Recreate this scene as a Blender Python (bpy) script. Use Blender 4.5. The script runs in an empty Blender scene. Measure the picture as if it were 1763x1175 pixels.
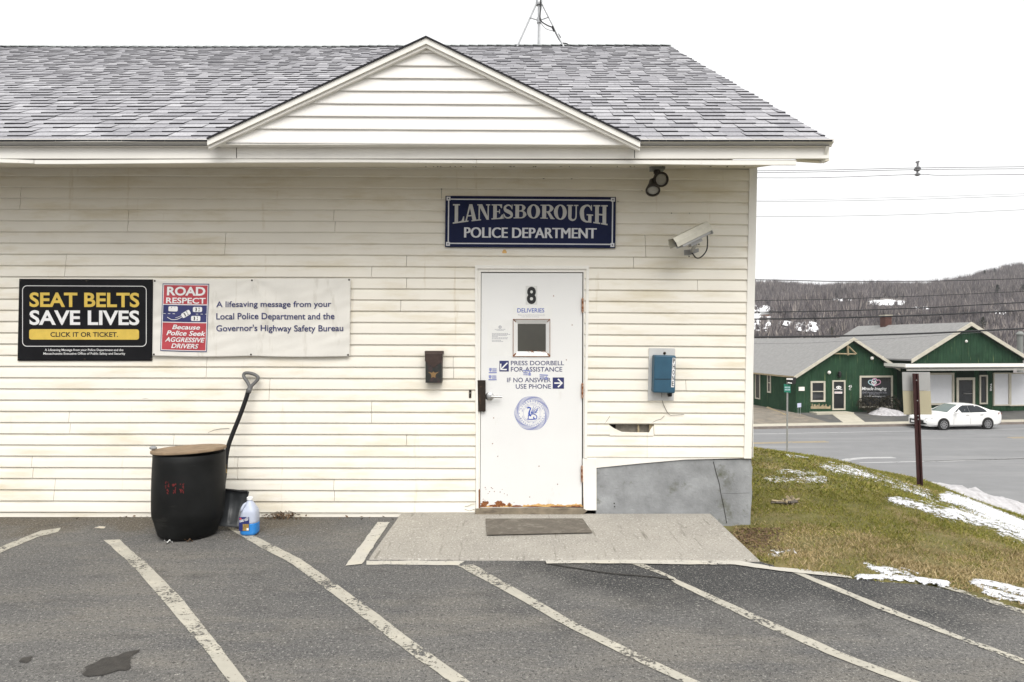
import bpy, bmesh, math, random
import numpy as np
from mathutils import Vector, Matrix, noise
random.seed(7); np.random.seed(7)
S = bpy.context.scene
COL = S.collection

# ------------------------------------------------------------------ camera, sky, sun, exposure
DW, ZC, F, CX, CY = 6.0, 1.545, 1175.0, 881.5, 587.5
cam = bpy.data.cameras.new('camera'); camo = bpy.data.objects.new('camera', cam); COL.objects.link(camo)
camo.location = (0, -DW, ZC); camo.rotation_euler = (math.radians(90), 0, 0)
cam.lens = 24.0; cam.sensor_width = 36.0; cam.clip_start = 0.05; cam.clip_end = 5000
S.camera = camo
CLOUD_H, CLOUD_Z = 3.9, 4.4        # cloud luminance at the horizon and overhead
SUN_EL, SUN_AZ = 53.0, 12.0        # degrees above the horizon; degrees to the right, behind the camera
w = bpy.data.worlds.new('World'); S.world = w; w.use_nodes = True
nt = w.node_tree
sky = nt.nodes.new('ShaderNodeTexSky'); sky.sky_type = 'NISHITA'; sky.sun_disc = False
sky.sun_elevation = math.radians(SUN_EL); sky.sun_rotation = math.radians(180 - SUN_AZ)
sky.air_density = 1.0; sky.dust_density = 3.0; sky.ozone_density = 1.0; sky.altitude = 300
hs = nt.nodes.new('ShaderNodeHueSaturation'); hs.inputs['Saturation'].default_value = 0.05
hs.inputs['Value'].default_value = 1.0
nt.links.new(sky.outputs[0], hs.inputs['Color'])
bg = nt.nodes['Background']; 
# closed cloud deck over the clear sky: three times as bright overhead as at the horizon (standard overcast sky)
tcw = nt.nodes.new('ShaderNodeTexCoord'); sxw = nt.nodes.new('ShaderNodeSeparateXYZ'); nt.links.new(tcw.outputs['Generated'], sxw.inputs[0])
mrw = nt.nodes.new('ShaderNodeMapRange'); mrw.inputs[1].default_value = 0; mrw.inputs[2].default_value = 1; mrw.inputs[3].default_value = CLOUD_H; mrw.inputs[4].default_value = CLOUD_Z
nt.links.new(sxw.outputs[2], mrw.inputs[0]); ccw = nt.nodes.new('ShaderNodeCombineColor')
for i in range(3): nt.links.new(mrw.outputs[0], ccw.inputs[i])
mxw = nt.nodes.new('ShaderNodeMix'); mxw.data_type = 'RGBA'; mxw.inputs[0].default_value = 0.85
nt.links.new(hs.outputs[0], mxw.inputs[6]); nt.links.new(ccw.outputs[0], mxw.inputs[7]); nt.links.new(mxw.outputs[2], bg.inputs[0]); bg.inputs[1].default_value = 0.15
sl = bpy.data.lights.new('sun', 'SUN'); sl.energy = 1.5; sl.angle = math.radians(44); sl.color = (1, 0.965, 0.91)
so = bpy.data.objects.new('sun', sl); COL.objects.link(so)
el, az = math.radians(SUN_EL), math.radians(SUN_AZ)
sdir = Vector((math.sin(az)*math.cos(el), -math.cos(az)*math.cos(el), math.sin(el)))
so.rotation_euler = (-sdir).to_track_quat('-Z', 'Y').to_euler(); so.location = sdir*30
S.view_settings.view_transform = 'Standard'; S.view_settings.look = 'None'
S.view_settings.gamma = 1; S.view_settings.exposure = 0.98
S.render.engine = 'CYCLES'
S.cycles.max_bounces = 6; S.cycles.transparent_max_bounces = 8

# ------------------------------------------------------------------ helpers: photo measurements to metres
def P(px, py, D): return Vector(((px-CX)*D/F, D-DW, ZC-(py-CY)*D/F))
def W(px, py, off=0.0): return P(px, py, DW-off)          # on the front wall (off metres proud of it)
def G(px, py, z=0.0):                                      # on a level at height z
    D = (ZC-z)*F/(py-CY); return Vector(((px-CX)*D/F, D-DW, z))
def X_(px, D=DW): return (px-CX)*D/F
def Z_(py, D=DW): return ZC-(py-CY)*D/F

# ------------------------------------------------------------------ materials
def mat(name, col, rough=0.75, metal=0.0, var=None, bump=None, dirt=None, dirt2=None, island=None, spec=0.4, streak=None, trans=0, alpha=None):
    """var=(scale, amount); bump=(scale, strength, distance); dirt=(colour, scale, threshold, softness, stretch)"""
    m = bpy.data.materials.new(name); m.use_nodes = True; n = m.node_tree; N = n.nodes; L = n.links
    b = N['Principled BSDF']; b.inputs['Roughness'].default_value = rough; b.inputs['Metallic'].default_value = metal
    b.inputs['Specular IOR Level'].default_value = spec
    if trans: b.inputs['Transmission Weight'].default_value = trans
    tc = N.new('ShaderNodeTexCoord'); co = tc.outputs['Object']
    rgb = N.new('ShaderNodeRGB'); rgb.outputs[0].default_value = (*col, 1); cur = rgb.outputs[0]
    def noise_(scale, detail=5, stretch=None, rough_=0.6):
        t = N.new('ShaderNodeTexNoise'); t.inputs['Scale'].default_value = scale
        t.inputs['Detail'].default_value = detail; t.inputs['Roughness'].default_value = rough_
        if stretch:
            mp = N.new('ShaderNodeMapping'); mp.inputs['Scale'].default_value = stretch
            L.new(co, mp.inputs[0]); L.new(mp.outputs[0], t.inputs['Vector'])
        else: L.new(co, t.inputs['Vector'])
        return t.outputs['Fac']
    def mixc(fac, a, bb, mode='MIX'):
        x = N.new('ShaderNodeMix'); x.data_type = 'RGBA'; x.blend_type = mode
        if isinstance(fac, float): x.inputs[0].default_value = fac
        else: L.new(fac, x.inputs[0])
        for s, i in ((a, 6), (bb, 7)):
            if isinstance(s, tuple): x.inputs[i].default_value = (*s, 1)
            else: L.new(s, x.inputs[i])
        return x.outputs[2]
    def ramp(fac, lo, hi, a=0.0, c=1.0):
        r = N.new('ShaderNodeMapRange'); r.inputs[1].default_value = lo; r.inputs[2].default_value = hi
        r.inputs[3].default_value = a; r.inputs[4].default_value = c; L.new(fac, r.inputs[0]); return r.outputs[0]
    if island:
        g = N.new('ShaderNodeNewGeometry')
        cr = N.new('ShaderNodeValToRGB'); e = cr.color_ramp
        for i, (p, c) in enumerate(island):
            q = e.elements[i] if i < 2 else e.elements.new(p)
            q.position = p; q.color = (*c, 1)
        L.new(g.outputs['Random Per Island'], cr.inputs[0]); cur = cr.outputs[0]
    if var:
        f = ramp(noise_(var[0], 6), 0.3, 0.7, 1-var[1], 1+var[1])
        mm = N.new('ShaderNodeMix'); mm.data_type = 'RGBA'; mm.blend_type = 'MULTIPLY'; mm.inputs[0].default_value = 1
        L.new(cur, mm.inputs[6]); cb = N.new('ShaderNodeCombineColor')
        for i in range(3): L.new(f, cb.inputs[i])
        L.new(cb.outputs[0], mm.inputs[7]); cur = mm.outputs[2]
    for d in (dirt, dirt2, streak):
        if d:
            st = d[4] if len(d) > 4 else None
            f = ramp(noise_(d[1], 8, st, 0.65), d[2], d[2]+d[3])
            cur = mixc(f, cur, d[0])
    L.new(cur, b.inputs['Base Color'])
    if bump:
        bp = N.new('ShaderNodeBump'); bp.inputs['Strength'].default_value = bump[1]
        bp.inputs['Distance'].default_value = bump[2] if len(bump) > 2 else 0.01
        L.new(noise_(bump[0], 4), bp.inputs['Height']); L.new(bp.outputs[0], b.inputs['Normal'])
    m['nodes'] = 1
    return m

M = {}
M['siding'] = mat('vinyl_siding', (.80, .766, .685), .6, spec=.2, var=(1.3, .04), dirt=((.62, .55, .40), 5, .50, .3, (.25, 1, 1.3)), streak=((.56, .48, .34), 7, .62, .2, (1.6, 1, .12)), dirt2=((.16, .13, .09), 38, .735, .03, (1, 1, 1.5)))
M['gable_siding'] = mat('gable_vinyl', (.84, .82, .785), .6, spec=.2, var=(1.5, .03), dirt=((.6, .52, .42), 6, .68, .2, (.4, 1, 1.2)))
M['white_trim'] = mat('white_painted_trim', (.82, .80, .75), .5, var=(3, .05), dirt=((.42, .36, .26), 14, .67, .1, (.5, 1, 1)), dirt2=((.13, .11, .09), 45, .76, .03))
M['soffit'] = mat('soffit_paint', (.70, .66, .56), .6, var=(2, .08), dirt=((.2, .16, .11), 22, .68, .06))
M['door'] = mat('white_steel_door', (.76, .76, .75), .38, var=(2, .025), dirt=((.45, .38, .3), 40, .755, .04), dirt2=((.62, .60, .55), 5, .62, .2, (1, 1, .5)))
M['rust'] = mat('rust', (.20, .07, .025), .9, var=(60, .5), dirt=((.35, .16, .06), 80, .5, .2))
M['rusty_metal'] = mat('rusty_hinge_metal', (.45, .30, .22), .6, .4, var=(60, .3), dirt=((.28, .11, .04), 50, .5, .1))
M['rust_stain'] = mat('rust_stain', (.62, .38, .14), .8, var=(30, .3))
M['cam_beige'] = mat('beige_enamel', (.56, .54, .465), .5, var=(20, .1))
M['old_board'] = mat('old_sheathing_board', (.30, .27, .22), .85, var=(20, .3))
M['dark_gap'] = mat('dark_gap', (.015, .013, .012), .9)
M['bronze'] = mat('dark_bronze', (.035, .026, .02), .45, .5, var=(20, .3), dirt=((.1, .06, .04), 30, .6, .1))
M['steel'] = mat('brushed_steel', (.5, .5, .5), .32, .9, var=(30, .1))
M['galv'] = mat('galvanised_steel', (.42, .43, .44), .45, .7, var=(25, .15))
M['greypaint'] = mat('grey_painted_box', (.22, .23, .22), .55, .2, var=(30, .15))
M['darkmetal'] = mat('dark_brown_metal', (.04, .034, .03), .5, .3, var=(20, .3))
M['lens'] = mat('frosted_lens', (.30, .295, .27), .3, var=(60, .12), spec=.6)
M['glass_dark'] = mat('dark_window_glass', (.018, .02, .022), .06, spec=.6)
M['glass_film'] = mat('wired_glass', (.062, .06, .05), .18, var=(3, .15), spec=.5)
M['navy'] = mat('navy_sign_board', (.006, .011, .050), .5, var=(4, .08), spec=.15)
M['silver'] = mat('silver_lettering', (.46, .46, .45), .4, var=(10, .05))
M['silver_bright'] = mat('pale_lettering', (.62, .63, .66), .4, var=(10, .05))
M['black_vinyl'] = mat('black_banner_vinyl', (.008, .008, .010), .6, var=(6, .25), spec=.15)
M['yellow_print'] = mat('yellow_print', (.66, .47, .085), .5, var=(12, .1))
M['white_print'] = mat('white_print', (.78, .78, .78), .5, var=(10, .04))
M['banner_white'] = mat('white_banner_vinyl', (.74, .72, .67), .55, spec=.2, var=(2.5, .05), dirt=((.46, .43, .36), 4, .58, .25, (2, 1, .5)), streak=((.52, .48, .4), 18, .63, .2, (1, 1, .07)))
M['red_print'] = mat('red_print', (.44, .055, .07), .5, var=(8, .1))
M['navy_print'] = mat('navy_print', (.03, .035, .13), .5, var=(8, .1))
M['blue_print'] = mat('blue_print', (.05, .10, .42), .5)
M['grey_print'] = mat('grey_print', (.32, .32, .36), .6)
M['black_print'] = mat('black_print', (.012, .012, .012), .45)
M['lilac_print'] = mat('faded_blue_print', (.24, .27, .50), .6)
M['paper'] = mat('paper', (.76, .76, .74), .7, var=(6, .04))
M['clear_sticker'] = mat('clear_sticker', (.62, .62, .60), .3)
M['brown_metal'] = mat('brown_enamel', (.05, .032, .027), .5, .2, var=(18, .3), dirt=((.16, .08, .05), 25, .62, .12))
M['mail_body'] = mat('black_green_enamel', (.028, .03, .028), .45, .2, var=(18, .3), dirt=((.06, .035, .035), 9, .5, .1))
M['brass'] = mat('tarnished_brass', (.26, .16, .07), .5, .4)
M['teal'] = mat('faded_blue_enamel', (.024, .082, .135), .5, var=(7, .14), dirt=((.035, .115, .14), 5, .56, .15), dirt2=((.03, .07, .12), 30, .66, .06))
M['board_grey'] = mat('grey_painted_board', (.55, .55, .54), .7, var=(6, .1), dirt=((.4, .24, .17), 10, .63, .1, (1, 1, 3)))
M['found'] = mat('painted_concrete_block', (.265, .273, .28), .8, var=(4, .28), spec=.2, bump=(45, .6, .006), dirt=((.10, .105, .07), 4.5, .57, .14), dirt2=((.40, .41, .42), 13, .64, .06, (.6, 1, 2.0)), streak=((.19, .195, .205), 30, .6, .12, (.3, 1, 2.5)))
M['crack'] = mat('crack', (.035, .033, .03), .95)
M['drum'] = mat('black_plastic_drum', (.008, .0085, .0085), .55, spec=.2, var=(5, .5), dirt=((.045, .045, .042), 6, .60, .2, (.4, .4, 1.5)))
M['red_mark'] = mat('red_stencil', (.13, .012, .012), .7)
M['plywood'] = mat('weathered_plywood', (.27, .195, .125), .75, var=(14, .25), dirt=((.17, .11, .07), 8, .56, .15, (.5, 5, 3)))
M['black_plastic'] = mat('black_plastic', (.008, .008, .009), .5, spec=.25, var=(12, .2))
M['grey_plastic'] = mat('grey_plastic', (.13, .13, .13), .45, var=(20, .1))
M['blade'] = mat('dark_grey_plastic', (.042, .045, .048), .35, var=(12, .2))
M['jug'] = mat('milky_jug', (.44, .48, .58), .35, trans=.0)
M['fluid'] = mat('blue_washer_fluid', (.03, .22, .60), .2, spec=.6)
M['cap'] = mat('white_cap', (.85, .85, .85), .4)
M['label'] = mat('jug_label_blue', (.02, .03, .14), .35)
M['label_tan'] = mat('jug_label_tan', (.30, .20, .06), .4, var=(60, .4))
M['doormat'] = mat('rubber_mat', (.125, .110, .09), .9, var=(16, .15), bump=(250, .6, .004), dirt=((.20, .18, .15), 14, .5, .15), dirt2=((.03, .028, .025), 40, .66, .05))
M['slab'] = mat('broom_concrete', (.33, .31, .275), .85, var=(2.2, .10), bump=(150, .5, .004), dirt=((.56, .54, .49), 62, .565, .07), dirt2=((.10, .09, .072), 70, .59, .06), streak=((.18, .165, .14), 26, .58, .12, (1, .08, 1)))
M['gold'] = mat('aged_brown_post', (.032, .009, .009), .5, .1, var=(10, .35))
M['alu_back'] = mat('aluminium_sign_back', (.36, .36, .36), .5, .3, var=(4, .06))
M['tan_back'] = mat('tan_sign_back', (.37, .335, .235), .55, var=(3, .05))
M['street_green'] = mat('green_sign', (.015, .19, .13), .45)
M['green_wood'] = mat('stained_green_boards', (.022, .056, .031), .85, spec=.15, var=(1.2, .25), dirt=((.04, .095, .045), 9, .56, .14, (1.6, 1.6, .12)), streak=((.16, .20, .09), 8, .62, .10, (1.2, 1.2, .07)))
M['groove'] = mat('board_groove', (.006, .02, .01), .9)
M['cream_trim'] = mat('cream_trim', (.50, .47, .39), .6, var=(3, .1), dirt=((.4, .33, .27), 8, .6, .12))
M['far_roof'] = mat('grey_shingle_far', (.245, .243, .238), .85, var=(4, .14), dirt=((.22, .22, .22), 3, .55, .1, (.3, 2, 8)))
M['white_blind'] = mat('white_blind', (.62, .63, .66), .5, var=(2, .04))
M['brick'] = mat('chimney_brick', (.085, .04, .032), .85, var=(12, .3))
M['car_white'] = mat('white_car_paint', (.80, .80, .79), .18, spec=.6)
M['car_black'] = mat('black_car_trim', (.012, .012, .012), .4)
M['tyre'] = mat('tyre_rubber', (.015, .015, .015), .85)
M['rim'] = mat('alloy_rim', (.45, .45, .46), .3, .8)
M['car_glass'] = mat('car_glass', (.02, .025, .03), .08, spec=.35)
M['windshield'] = mat('windshield_glass', (.10, .14, .13), .08, spec=.5)
M['tail_red'] = mat('tail_light_red', (.22, .01, .012), .25)
M['headlight'] = mat('headlight_clear', (.5, .5, .5), .15)
M['wire'] = mat('cable_black', (.018, .018, .02), .6)
M['wire_grey'] = mat('cable_grey', (.16, .16, .17), .6)
M['twig'] = mat('bare_twigs', (.06, .045, .035), .9, var=(6, .3))
M['shrub_leaf'] = mat('dark_shrub', (.022, .022, .016), .9, island=[(0, (.010, .012, .008)), (1, (.05, .042, .026))])
M['leaf_dead'] = mat('dead_leaves', (.10, .06, .035), .9, island=[(0, (.05, .03, .02)), (1, (.19, .12, .07))])
M['bark'] = mat('bark', (.10, .085, .07), .9, var=(6, .3))
M['snow'] = mat('snow', (.86, .87, .89), .6, var=(9, .04), bump=(35, .6, .02))
M['snow_dirty'] = mat('dirty_snow', (.46, .45, .46), .7, var=(6, .25), bump=(14, .8, .04), dirt=((.26, .24, .23), 7, .56, .16))
M['concrete_walk'] = mat('sidewalk_concrete', (.47, .44, .36), .85, var=(2, .1))
M['sill_wood'] = mat('weathered_sill', (.22, .185, .135), .85, var=(12, .3), dirt=((.07, .055, .045), 9, .5, .2, (.5, 1, 3)))
M['kerb'] = mat('granite_kerb', (.20, .17, .15), .85, var=(3, .2))
M['dirt_gravel'] = mat('gravel_drive', (.19, .17, .14), .95, var=(1.5, .2), dirt=((.29, .24, .18), 2, .5, .2))
M['apron'] = mat('old_asphalt_apron', (.105, .105, .10), .95, var=(1.0, .2), dirt=((.17, .15, .11), 2, .56, .2))
M['timber'] = mat('timber_beam', (.33, .27, .17), .85, var=(5, .25))
M['road'] = mat('road_asphalt', (.20, .202, .206), .85, var=(1.2, .06), dirt=((.255, .255, .255), .8, .5, .2, (.15, 1.2, 1)), dirt2=((.165, .166, .17), .5, .58, .1, (.25, 2, 1)))
M['road_white'] = mat('road_paint_white', (.42, .42, .42), .8, var=(3, .2), dirt=((.2, .2, .2), 3, .55, .1))
M['road_yellow'] = mat('road_paint_yellow', (.42, .32, .16), .8, var=(3, .2), dirt=((.2, .2, .2), 3, .56, .1))
M['blue_ribbon'] = mat('white_blue_sign', (.55, .57, .75), .5)
M['pink'] = mat('pink_logo', (.60, .32, .45), .5)
M['cyan_l'] = mat('cyan_logo', (.38, .55, .60), .5)
M['red_barn'] = mat('barn_red', (.16, .02, .03), .8, var=(1, .2))
M['barn_tan'] = mat('house_brown', (.24, .11, .07), .8, var=(1, .2))

def asphalt_mat():
    m = bpy.data.materials.new('parking_lot_asphalt'); m.use_nodes = True; n = m.node_tree; N = n.nodes; L = n.links
    b = N['Principled BSDF']; b.inputs['Roughness'].default_value = .9; b.inputs['Specular IOR Level'].default_value = .3
    tc = N.new('ShaderNodeTexCoord'); co = tc.outputs['Object']
    def nz(scale, detail=6, st=None, r=.6):
        t = N.new('ShaderNodeTexNoise'); t.inputs['Scale'].default_value = scale; t.inputs['Detail'].default_value = detail; t.inputs['Roughness'].default_value = r
        mp = N.new('ShaderNodeMapping'); mp.inputs['Scale'].default_value = st or (1, 1, 1); L.new(co, mp.inputs[0]); L.new(mp.outputs[0], t.inputs['Vector'])
        return t.outputs['Fac']
    def mr(f, lo, hi, a=0., c=1.):
        r = N.new('ShaderNodeMapRange'); r.inputs[1].default_value = lo; r.inputs[2].default_value = hi; r.inputs[3].default_value = a; r.inputs[4].default_value = c; L.new(f, r.inputs[0]); return r.outputs[0]
    def math_(op, a, c):
        x = N.new('ShaderNodeMath'); x.operation = op
        for i, s in enumerate((a, c)):
            if isinstance(s, (int, float)): x.inputs[i].default_value = s
            else: L.new(s, x.inputs[i])
        return x.outputs[0]
    def mix(f, a, c):
        x = N.new('ShaderNodeMix'); x.data_type = 'RGBA'
        if isinstance(f, float): x.inputs[0].default_value = f
        else: L.new(f, x.inputs[0])
        for s, i in ((a, 6), (c, 7)):
            if isinstance(s, tuple): x.inputs[i].default_value = (*s, 1)
            else: L.new(s, x.inputs[i])
        return x.outputs[2]
    sx = N.new('ShaderNodeSeparateXYZ'); L.new(co, sx.inputs[0])
    # newer, darker patch laid round the right half of the landing; old sandy asphalt elsewhere
    gx = mr(sx.outputs[0], -.9, 1.3); gy = mr(sx.outputs[1], -2.6, -1.5)
    patch = math_('MULTIPLY', gx, gy)
    patch = math_('ADD', patch, mr(nz(1.6, 5), .3, .7, -.35, .35))
    patch = mr(patch, .2, .75)
    base = mix(mr(nz(.9, 7, (.6, 1.3, 1)), .35, .65), (.092, .092, .093), (.148, .143, .135))
    sandf = mr(nz(1.0, 9, (.5, 1.5, 1), .74), .47, .60)
    base = mix(math_('MULTIPLY', sandf, .6), base, (.195, .18, .155))
    # sand washed against the wall
    wallf = math_('ADD', mr(sx.outputs[1], -.75, -.15), mr(nz(2.2, 6), .3, .7, -.5, .4))
    leftf = mr(sx.outputs[0], -1.3, -1.9)
    base = mix(math_('MULTIPLY', mr(wallf, .15, .8), math_('MULTIPLY', leftf, .9)), base, (.098, .080, .056))
    base = mix(patch, base, (.036, .037, .039))
    base = mix(mr(nz(95, 3, None, .8), .56, .63, 0, .8), base, (.30, .29, .27))
    base = mix(mr(nz(70, 4, (1.1, .9, 1), .8), .55, .62, 0, .85), base, (.024, .024, .024))
    base = mix(mr(nz(320, 2), .55, .7, 0, .5), base, (.21, .205, .195))
    base = mix(mr(nz(52, 3, None, .85), .58, .64, 0, .85), base, (.36, .35, .32))
    base = mix(mr(nz(44, 3, None, .85), .57, .63, 0, .8), base, (.03, .03, .03))
    base = mix(mr(nz(26, 3, None, .7), .70, .72, 0, .8), base, (.42, .40, .36))
    base = mix(mr(nz(3.2, 8, (.7, 1.4, 1), .75), .54, .70, 0, .5), base, (.045, .044, .043))
    L.new(base, b.inputs['Base Color'])
    bp = N.new('ShaderNodeBump'); bp.inputs['Strength'].default_value = .8; bp.inputs['Distance'].default_value = .006
    L.new(nz(120, 4, None, .7), bp.inputs['Height']); L.new(bp.outputs[0], b.inputs['Normal'])
    return m
M['asphalt'] = asphalt_mat()
def paint_mat(name, col, wear):
    m = mat(name, col, .8, var=(14, .06), dirt=((.52, .49, .41), 5, .5, .2))
    n = m.node_tree; N = n.nodes; L = n.links
    out = N['Material Output']; b = N['Principled BSDF']
    tr = N.new('ShaderNodeBsdfTransparent'); mx = N.new('ShaderNodeMixShader')
    tc = N.new('ShaderNodeTexCoord'); t = N.new('ShaderNodeTexNoise'); t.inputs['Scale'].default_value = 42; t.inputs['Detail'].default_value = 7; t.inputs['Roughness'].default_value = .75
    t2 = N.new('ShaderNodeTexNoise'); t2.inputs['Scale'].default_value = 4; t2.inputs['Detail'].default_value = 4
    L.new(tc.outputs['Object'], t.inputs[0]); L.new(tc.outputs['Object'], t2.inputs[0])
    a = N.new('ShaderNodeMath'); a.operation = 'MULTIPLY_ADD'; a.inputs[1].default_value = .55
    L.new(t2.outputs['Fac'], a.inputs[0]); L.new(t.outputs['Fac'], a.inputs[2])
    r = N.new('ShaderNodeMapRange'); r.inputs[1].default_value = wear; r.inputs[2].default_value = wear+.04; L.new(a.outputs[0], r.inputs[0])
    L.new(r.outputs[0], mx.inputs[0]); L.new(b.outputs[0], mx.inputs[1]); L.new(tr.outputs[0], mx.inputs[2]); L.new(mx.outputs[0], out.inputs[0])
    return m
M['paint'] = paint_mat('worn_white_line_paint', (.40, .38, .325), .83)
M['paint_fresh'] = paint_mat('thick_white_line_paint', (.48, .46, .41), .87)
M['paint_old'] = paint_mat('almost_gone_line_paint', (.58, .53, .44), .84)

def shingle_mat(name, stops):
    m = mat(name, (.3, .3, .3), .9, island=stops, var=(55, .22), dirt=((.07, .07, .075), 180, .62, .05), dirt2=((.48, .48, .49), 210, .63, .05), bump=(230, .4, .003))
    return m
M['shingle'] = shingle_mat('shingle', [(0, (.25, .248, .27)), (1, (.41, .408, .43)), (.3, (.295, .293, .315)), (.6, (.325, .323, .345)), (.85, (.355, .353, .376))])
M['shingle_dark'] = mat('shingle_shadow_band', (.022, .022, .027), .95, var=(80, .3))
M['ridge'] = shingle_mat('ridge_cap', [(0, (.24, .26, .26)), (1, (.36, .38, .38))])
def grass_ground_mat():
    m = mat('lawn_ground', (.155, .14, .048), .95, var=(3, .25), dirt=((.27, .205, .10), 1.4, .52, .16), dirt2=((.075, .058, .036), 5, .66, .1), bump=(50, .9, .03))
    return m
M['lawn'] = grass_ground_mat()
def blade_mat(name, stops): return mat(name, (.1, .1, .03), .8, island=stops, var=(1.2, .2), spec=.2)
M['grass_green'] = blade_mat('green_grass', [(0, (.10, .115, .02)), (1, (.32, .26, .09)), (.45, (.165, .172, .03)), (.75, (.225, .205, .045))])
M['grass_tan'] = blade_mat('tan_grass', [(0, (.19, .15, .06)), (1, (.46, .36, .21)), (.5, (.32, .245, .12))])
M['hill'] = mat('winter_hillside', (.15, .137, .135), .95, var=(.05, .3), dirt=((.19, .172, .16), .03, .5, .1))
M['wood'] = mat('bare_wood', (.09, .075, .068), .95, island=[(0, (.06, .055, .06)), (1, (.34, .30, .27)), (.5, (.125, .112, .117)), (.85, (.20, .18, .172))], var=(.035, .35), spec=.1)
M['conifer'] = mat('conifer_needles', (.02, .028, .02), .9, island=[(0, (.012, .018, .014)), (1, (.04, .05, .035))])
M['ground'] = mat('far_ground', (.12, .10, .075), .95, var=(.2, .2))
M['oil'] = mat('dark_wet_patch', (.040, .037, .034), .6, var=(30, .35), bump=(120, .6, .005))

# ------------------------------------------------------------------ mesh builder and scene helpers
class MB:
    def __init__(s): s.v = []; s.f = []; s.mi = []
    def add(s, vs, fs, mi=0):
        o = len(s.v); s.v += [tuple(v) for v in vs]; s.f += [tuple(i+o for i in f) for f in fs]; s.mi += [mi]*len(fs); return s
    def quad(s, a, b, c, d, mi=0): return s.add([a, b, c, d], [(0, 1, 2, 3)], mi)
    def prism(s, pts, vec, mi=0):                 # pts: front outline, vec: extrusion to the back
        n = len(pts); pts = [Vector(p) for p in pts]; vec = Vector(vec)
        fs = [tuple(range(n)), tuple(range(2*n-1, n-1, -1))] + [(i, i+n, (i+1) % n+n, (i+1) % n) for i in range(n)]
        return s.add(pts+[p+vec for p in pts], fs, mi)
    def box(s, a, b, mi=0, fn=None):
        (x0, y0, z0), (x1, y1, z1) = a, b
        vs = [(x0, y0, z0), (x1, y0, z0), (x1, y1, z0), (x0, y1, z0), (x0, y0, z1), (x1, y0, z1), (x1, y1, z1), (x0, y1, z1)]
        if fn: vs = [fn(*v) for v in vs]
        return s.add(vs, [(0, 3, 2, 1), (4, 5, 6, 7), (0, 1, 5, 4), (1, 2, 6, 5), (2, 3, 7, 6), (3, 0, 4, 7)], mi)
    def obox(s, c, ax, ay, az, mi=0):             # centre and half-axis vectors
        c = Vector(c); ax, ay, az = Vector(ax), Vector(ay), Vector(az)
        return s.box((-1, -1, -1), (1, 1, 1), mi, lambda x, y, z: c+ax*x+ay*y+az*z)
    def tube(s, pts, r, n=8, mi=0, cap=True):
        pts = [Vector(p) for p in pts]; R = r if isinstance(r, (list, tuple)) else [r]*len(pts)
        vs = []; up = None
        for i, p in enumerate(pts):
            t = (pts[min(i+1, len(pts)-1)]-pts[max(i-1, 0)]).normalized()
            if up is None: up = t.orthogonal().normalized()
            else: up = (up - t*up.dot(t)).normalized()
            sd = t.cross(up)
            for k in range(n):
                a = 2*math.pi*k/n; vs.append(p+(up*math.cos(a)+sd*math.sin(a))*R[i])
        fs = [(i*n+k, i*n+(k+1) % n, (i+1)*n+(k+1) % n, (i+1)*n+k) for i in range(len(pts)-1) for k in range(n)]
        if cap: fs += [tuple(range(n-1, -1, -1)), tuple((len(pts)-1)*n+k for k in range(n))]
        return s.add(vs, fs, mi)
    def lathe(s, prof, c, axis=(0, 0, 1), n=32, mi=0, cap=True):   # prof: (radius, along-axis)
        ax = Vector(axis).normalized(); u = ax.orthogonal().normalized(); v = ax.cross(u); c = Vector(c); vs = []
        for r, h in prof:
            for k in range(n):
                a = 2*math.pi*k/n; vs.append(c+ax*h+(u*math.cos(a)+v*math.sin(a))*r)
        m = len(prof); fs = [(i*n+k, i*n+(k+1) % n, (i+1)*n+(k+1) % n, (i+1)*n+k) for i in range(m-1) for k in range(n)]
        if cap: fs += [tuple(range(n-1, -1, -1)), tuple((m-1)*n+k for k in range(n))]
        return s.add(vs, fs, mi)
    def build(s, name, mats, parent=None, smooth=False, bevel=0, fixn=True):
        me = bpy.data.meshes.new(name); me.from_pydata(s.v, [], s.f); me.update()
        for m in (mats if isinstance(mats, (list, tuple)) else [mats]): me.materials.append(M[m] if isinstance(m, str) else m)
        if len(s.f): me.polygons.foreach_set('material_index', s.mi)
        if fixn and len(s.f) < 20000:
            bm = bmesh.new(); bm.from_mesh(me); bmesh.ops.recalc_face_normals(bm, faces=bm.faces); bm.to_mesh(me); bm.free()
        if smooth:
            me.polygons.foreach_set('use_smooth', [True]*len(me.polygons))
        o = bpy.data.objects.new(name, me); COL.objects.link(o)
        if parent is not None: attach(o, parent)
        if bevel:
            b = o.modifiers.new('bevel', 'BEVEL'); b.width = bevel; b.segments = 2; b.limit_method = 'ANGLE'; b.angle_limit = math.radians(40)
        return o
def attach(o, parent):
    o.parent = parent
    o.matrix_parent_inverse = Matrix.Translation(-parent.location) if parent.parent is None else Matrix.Identity(4)   # mesh children already sit in world space
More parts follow.
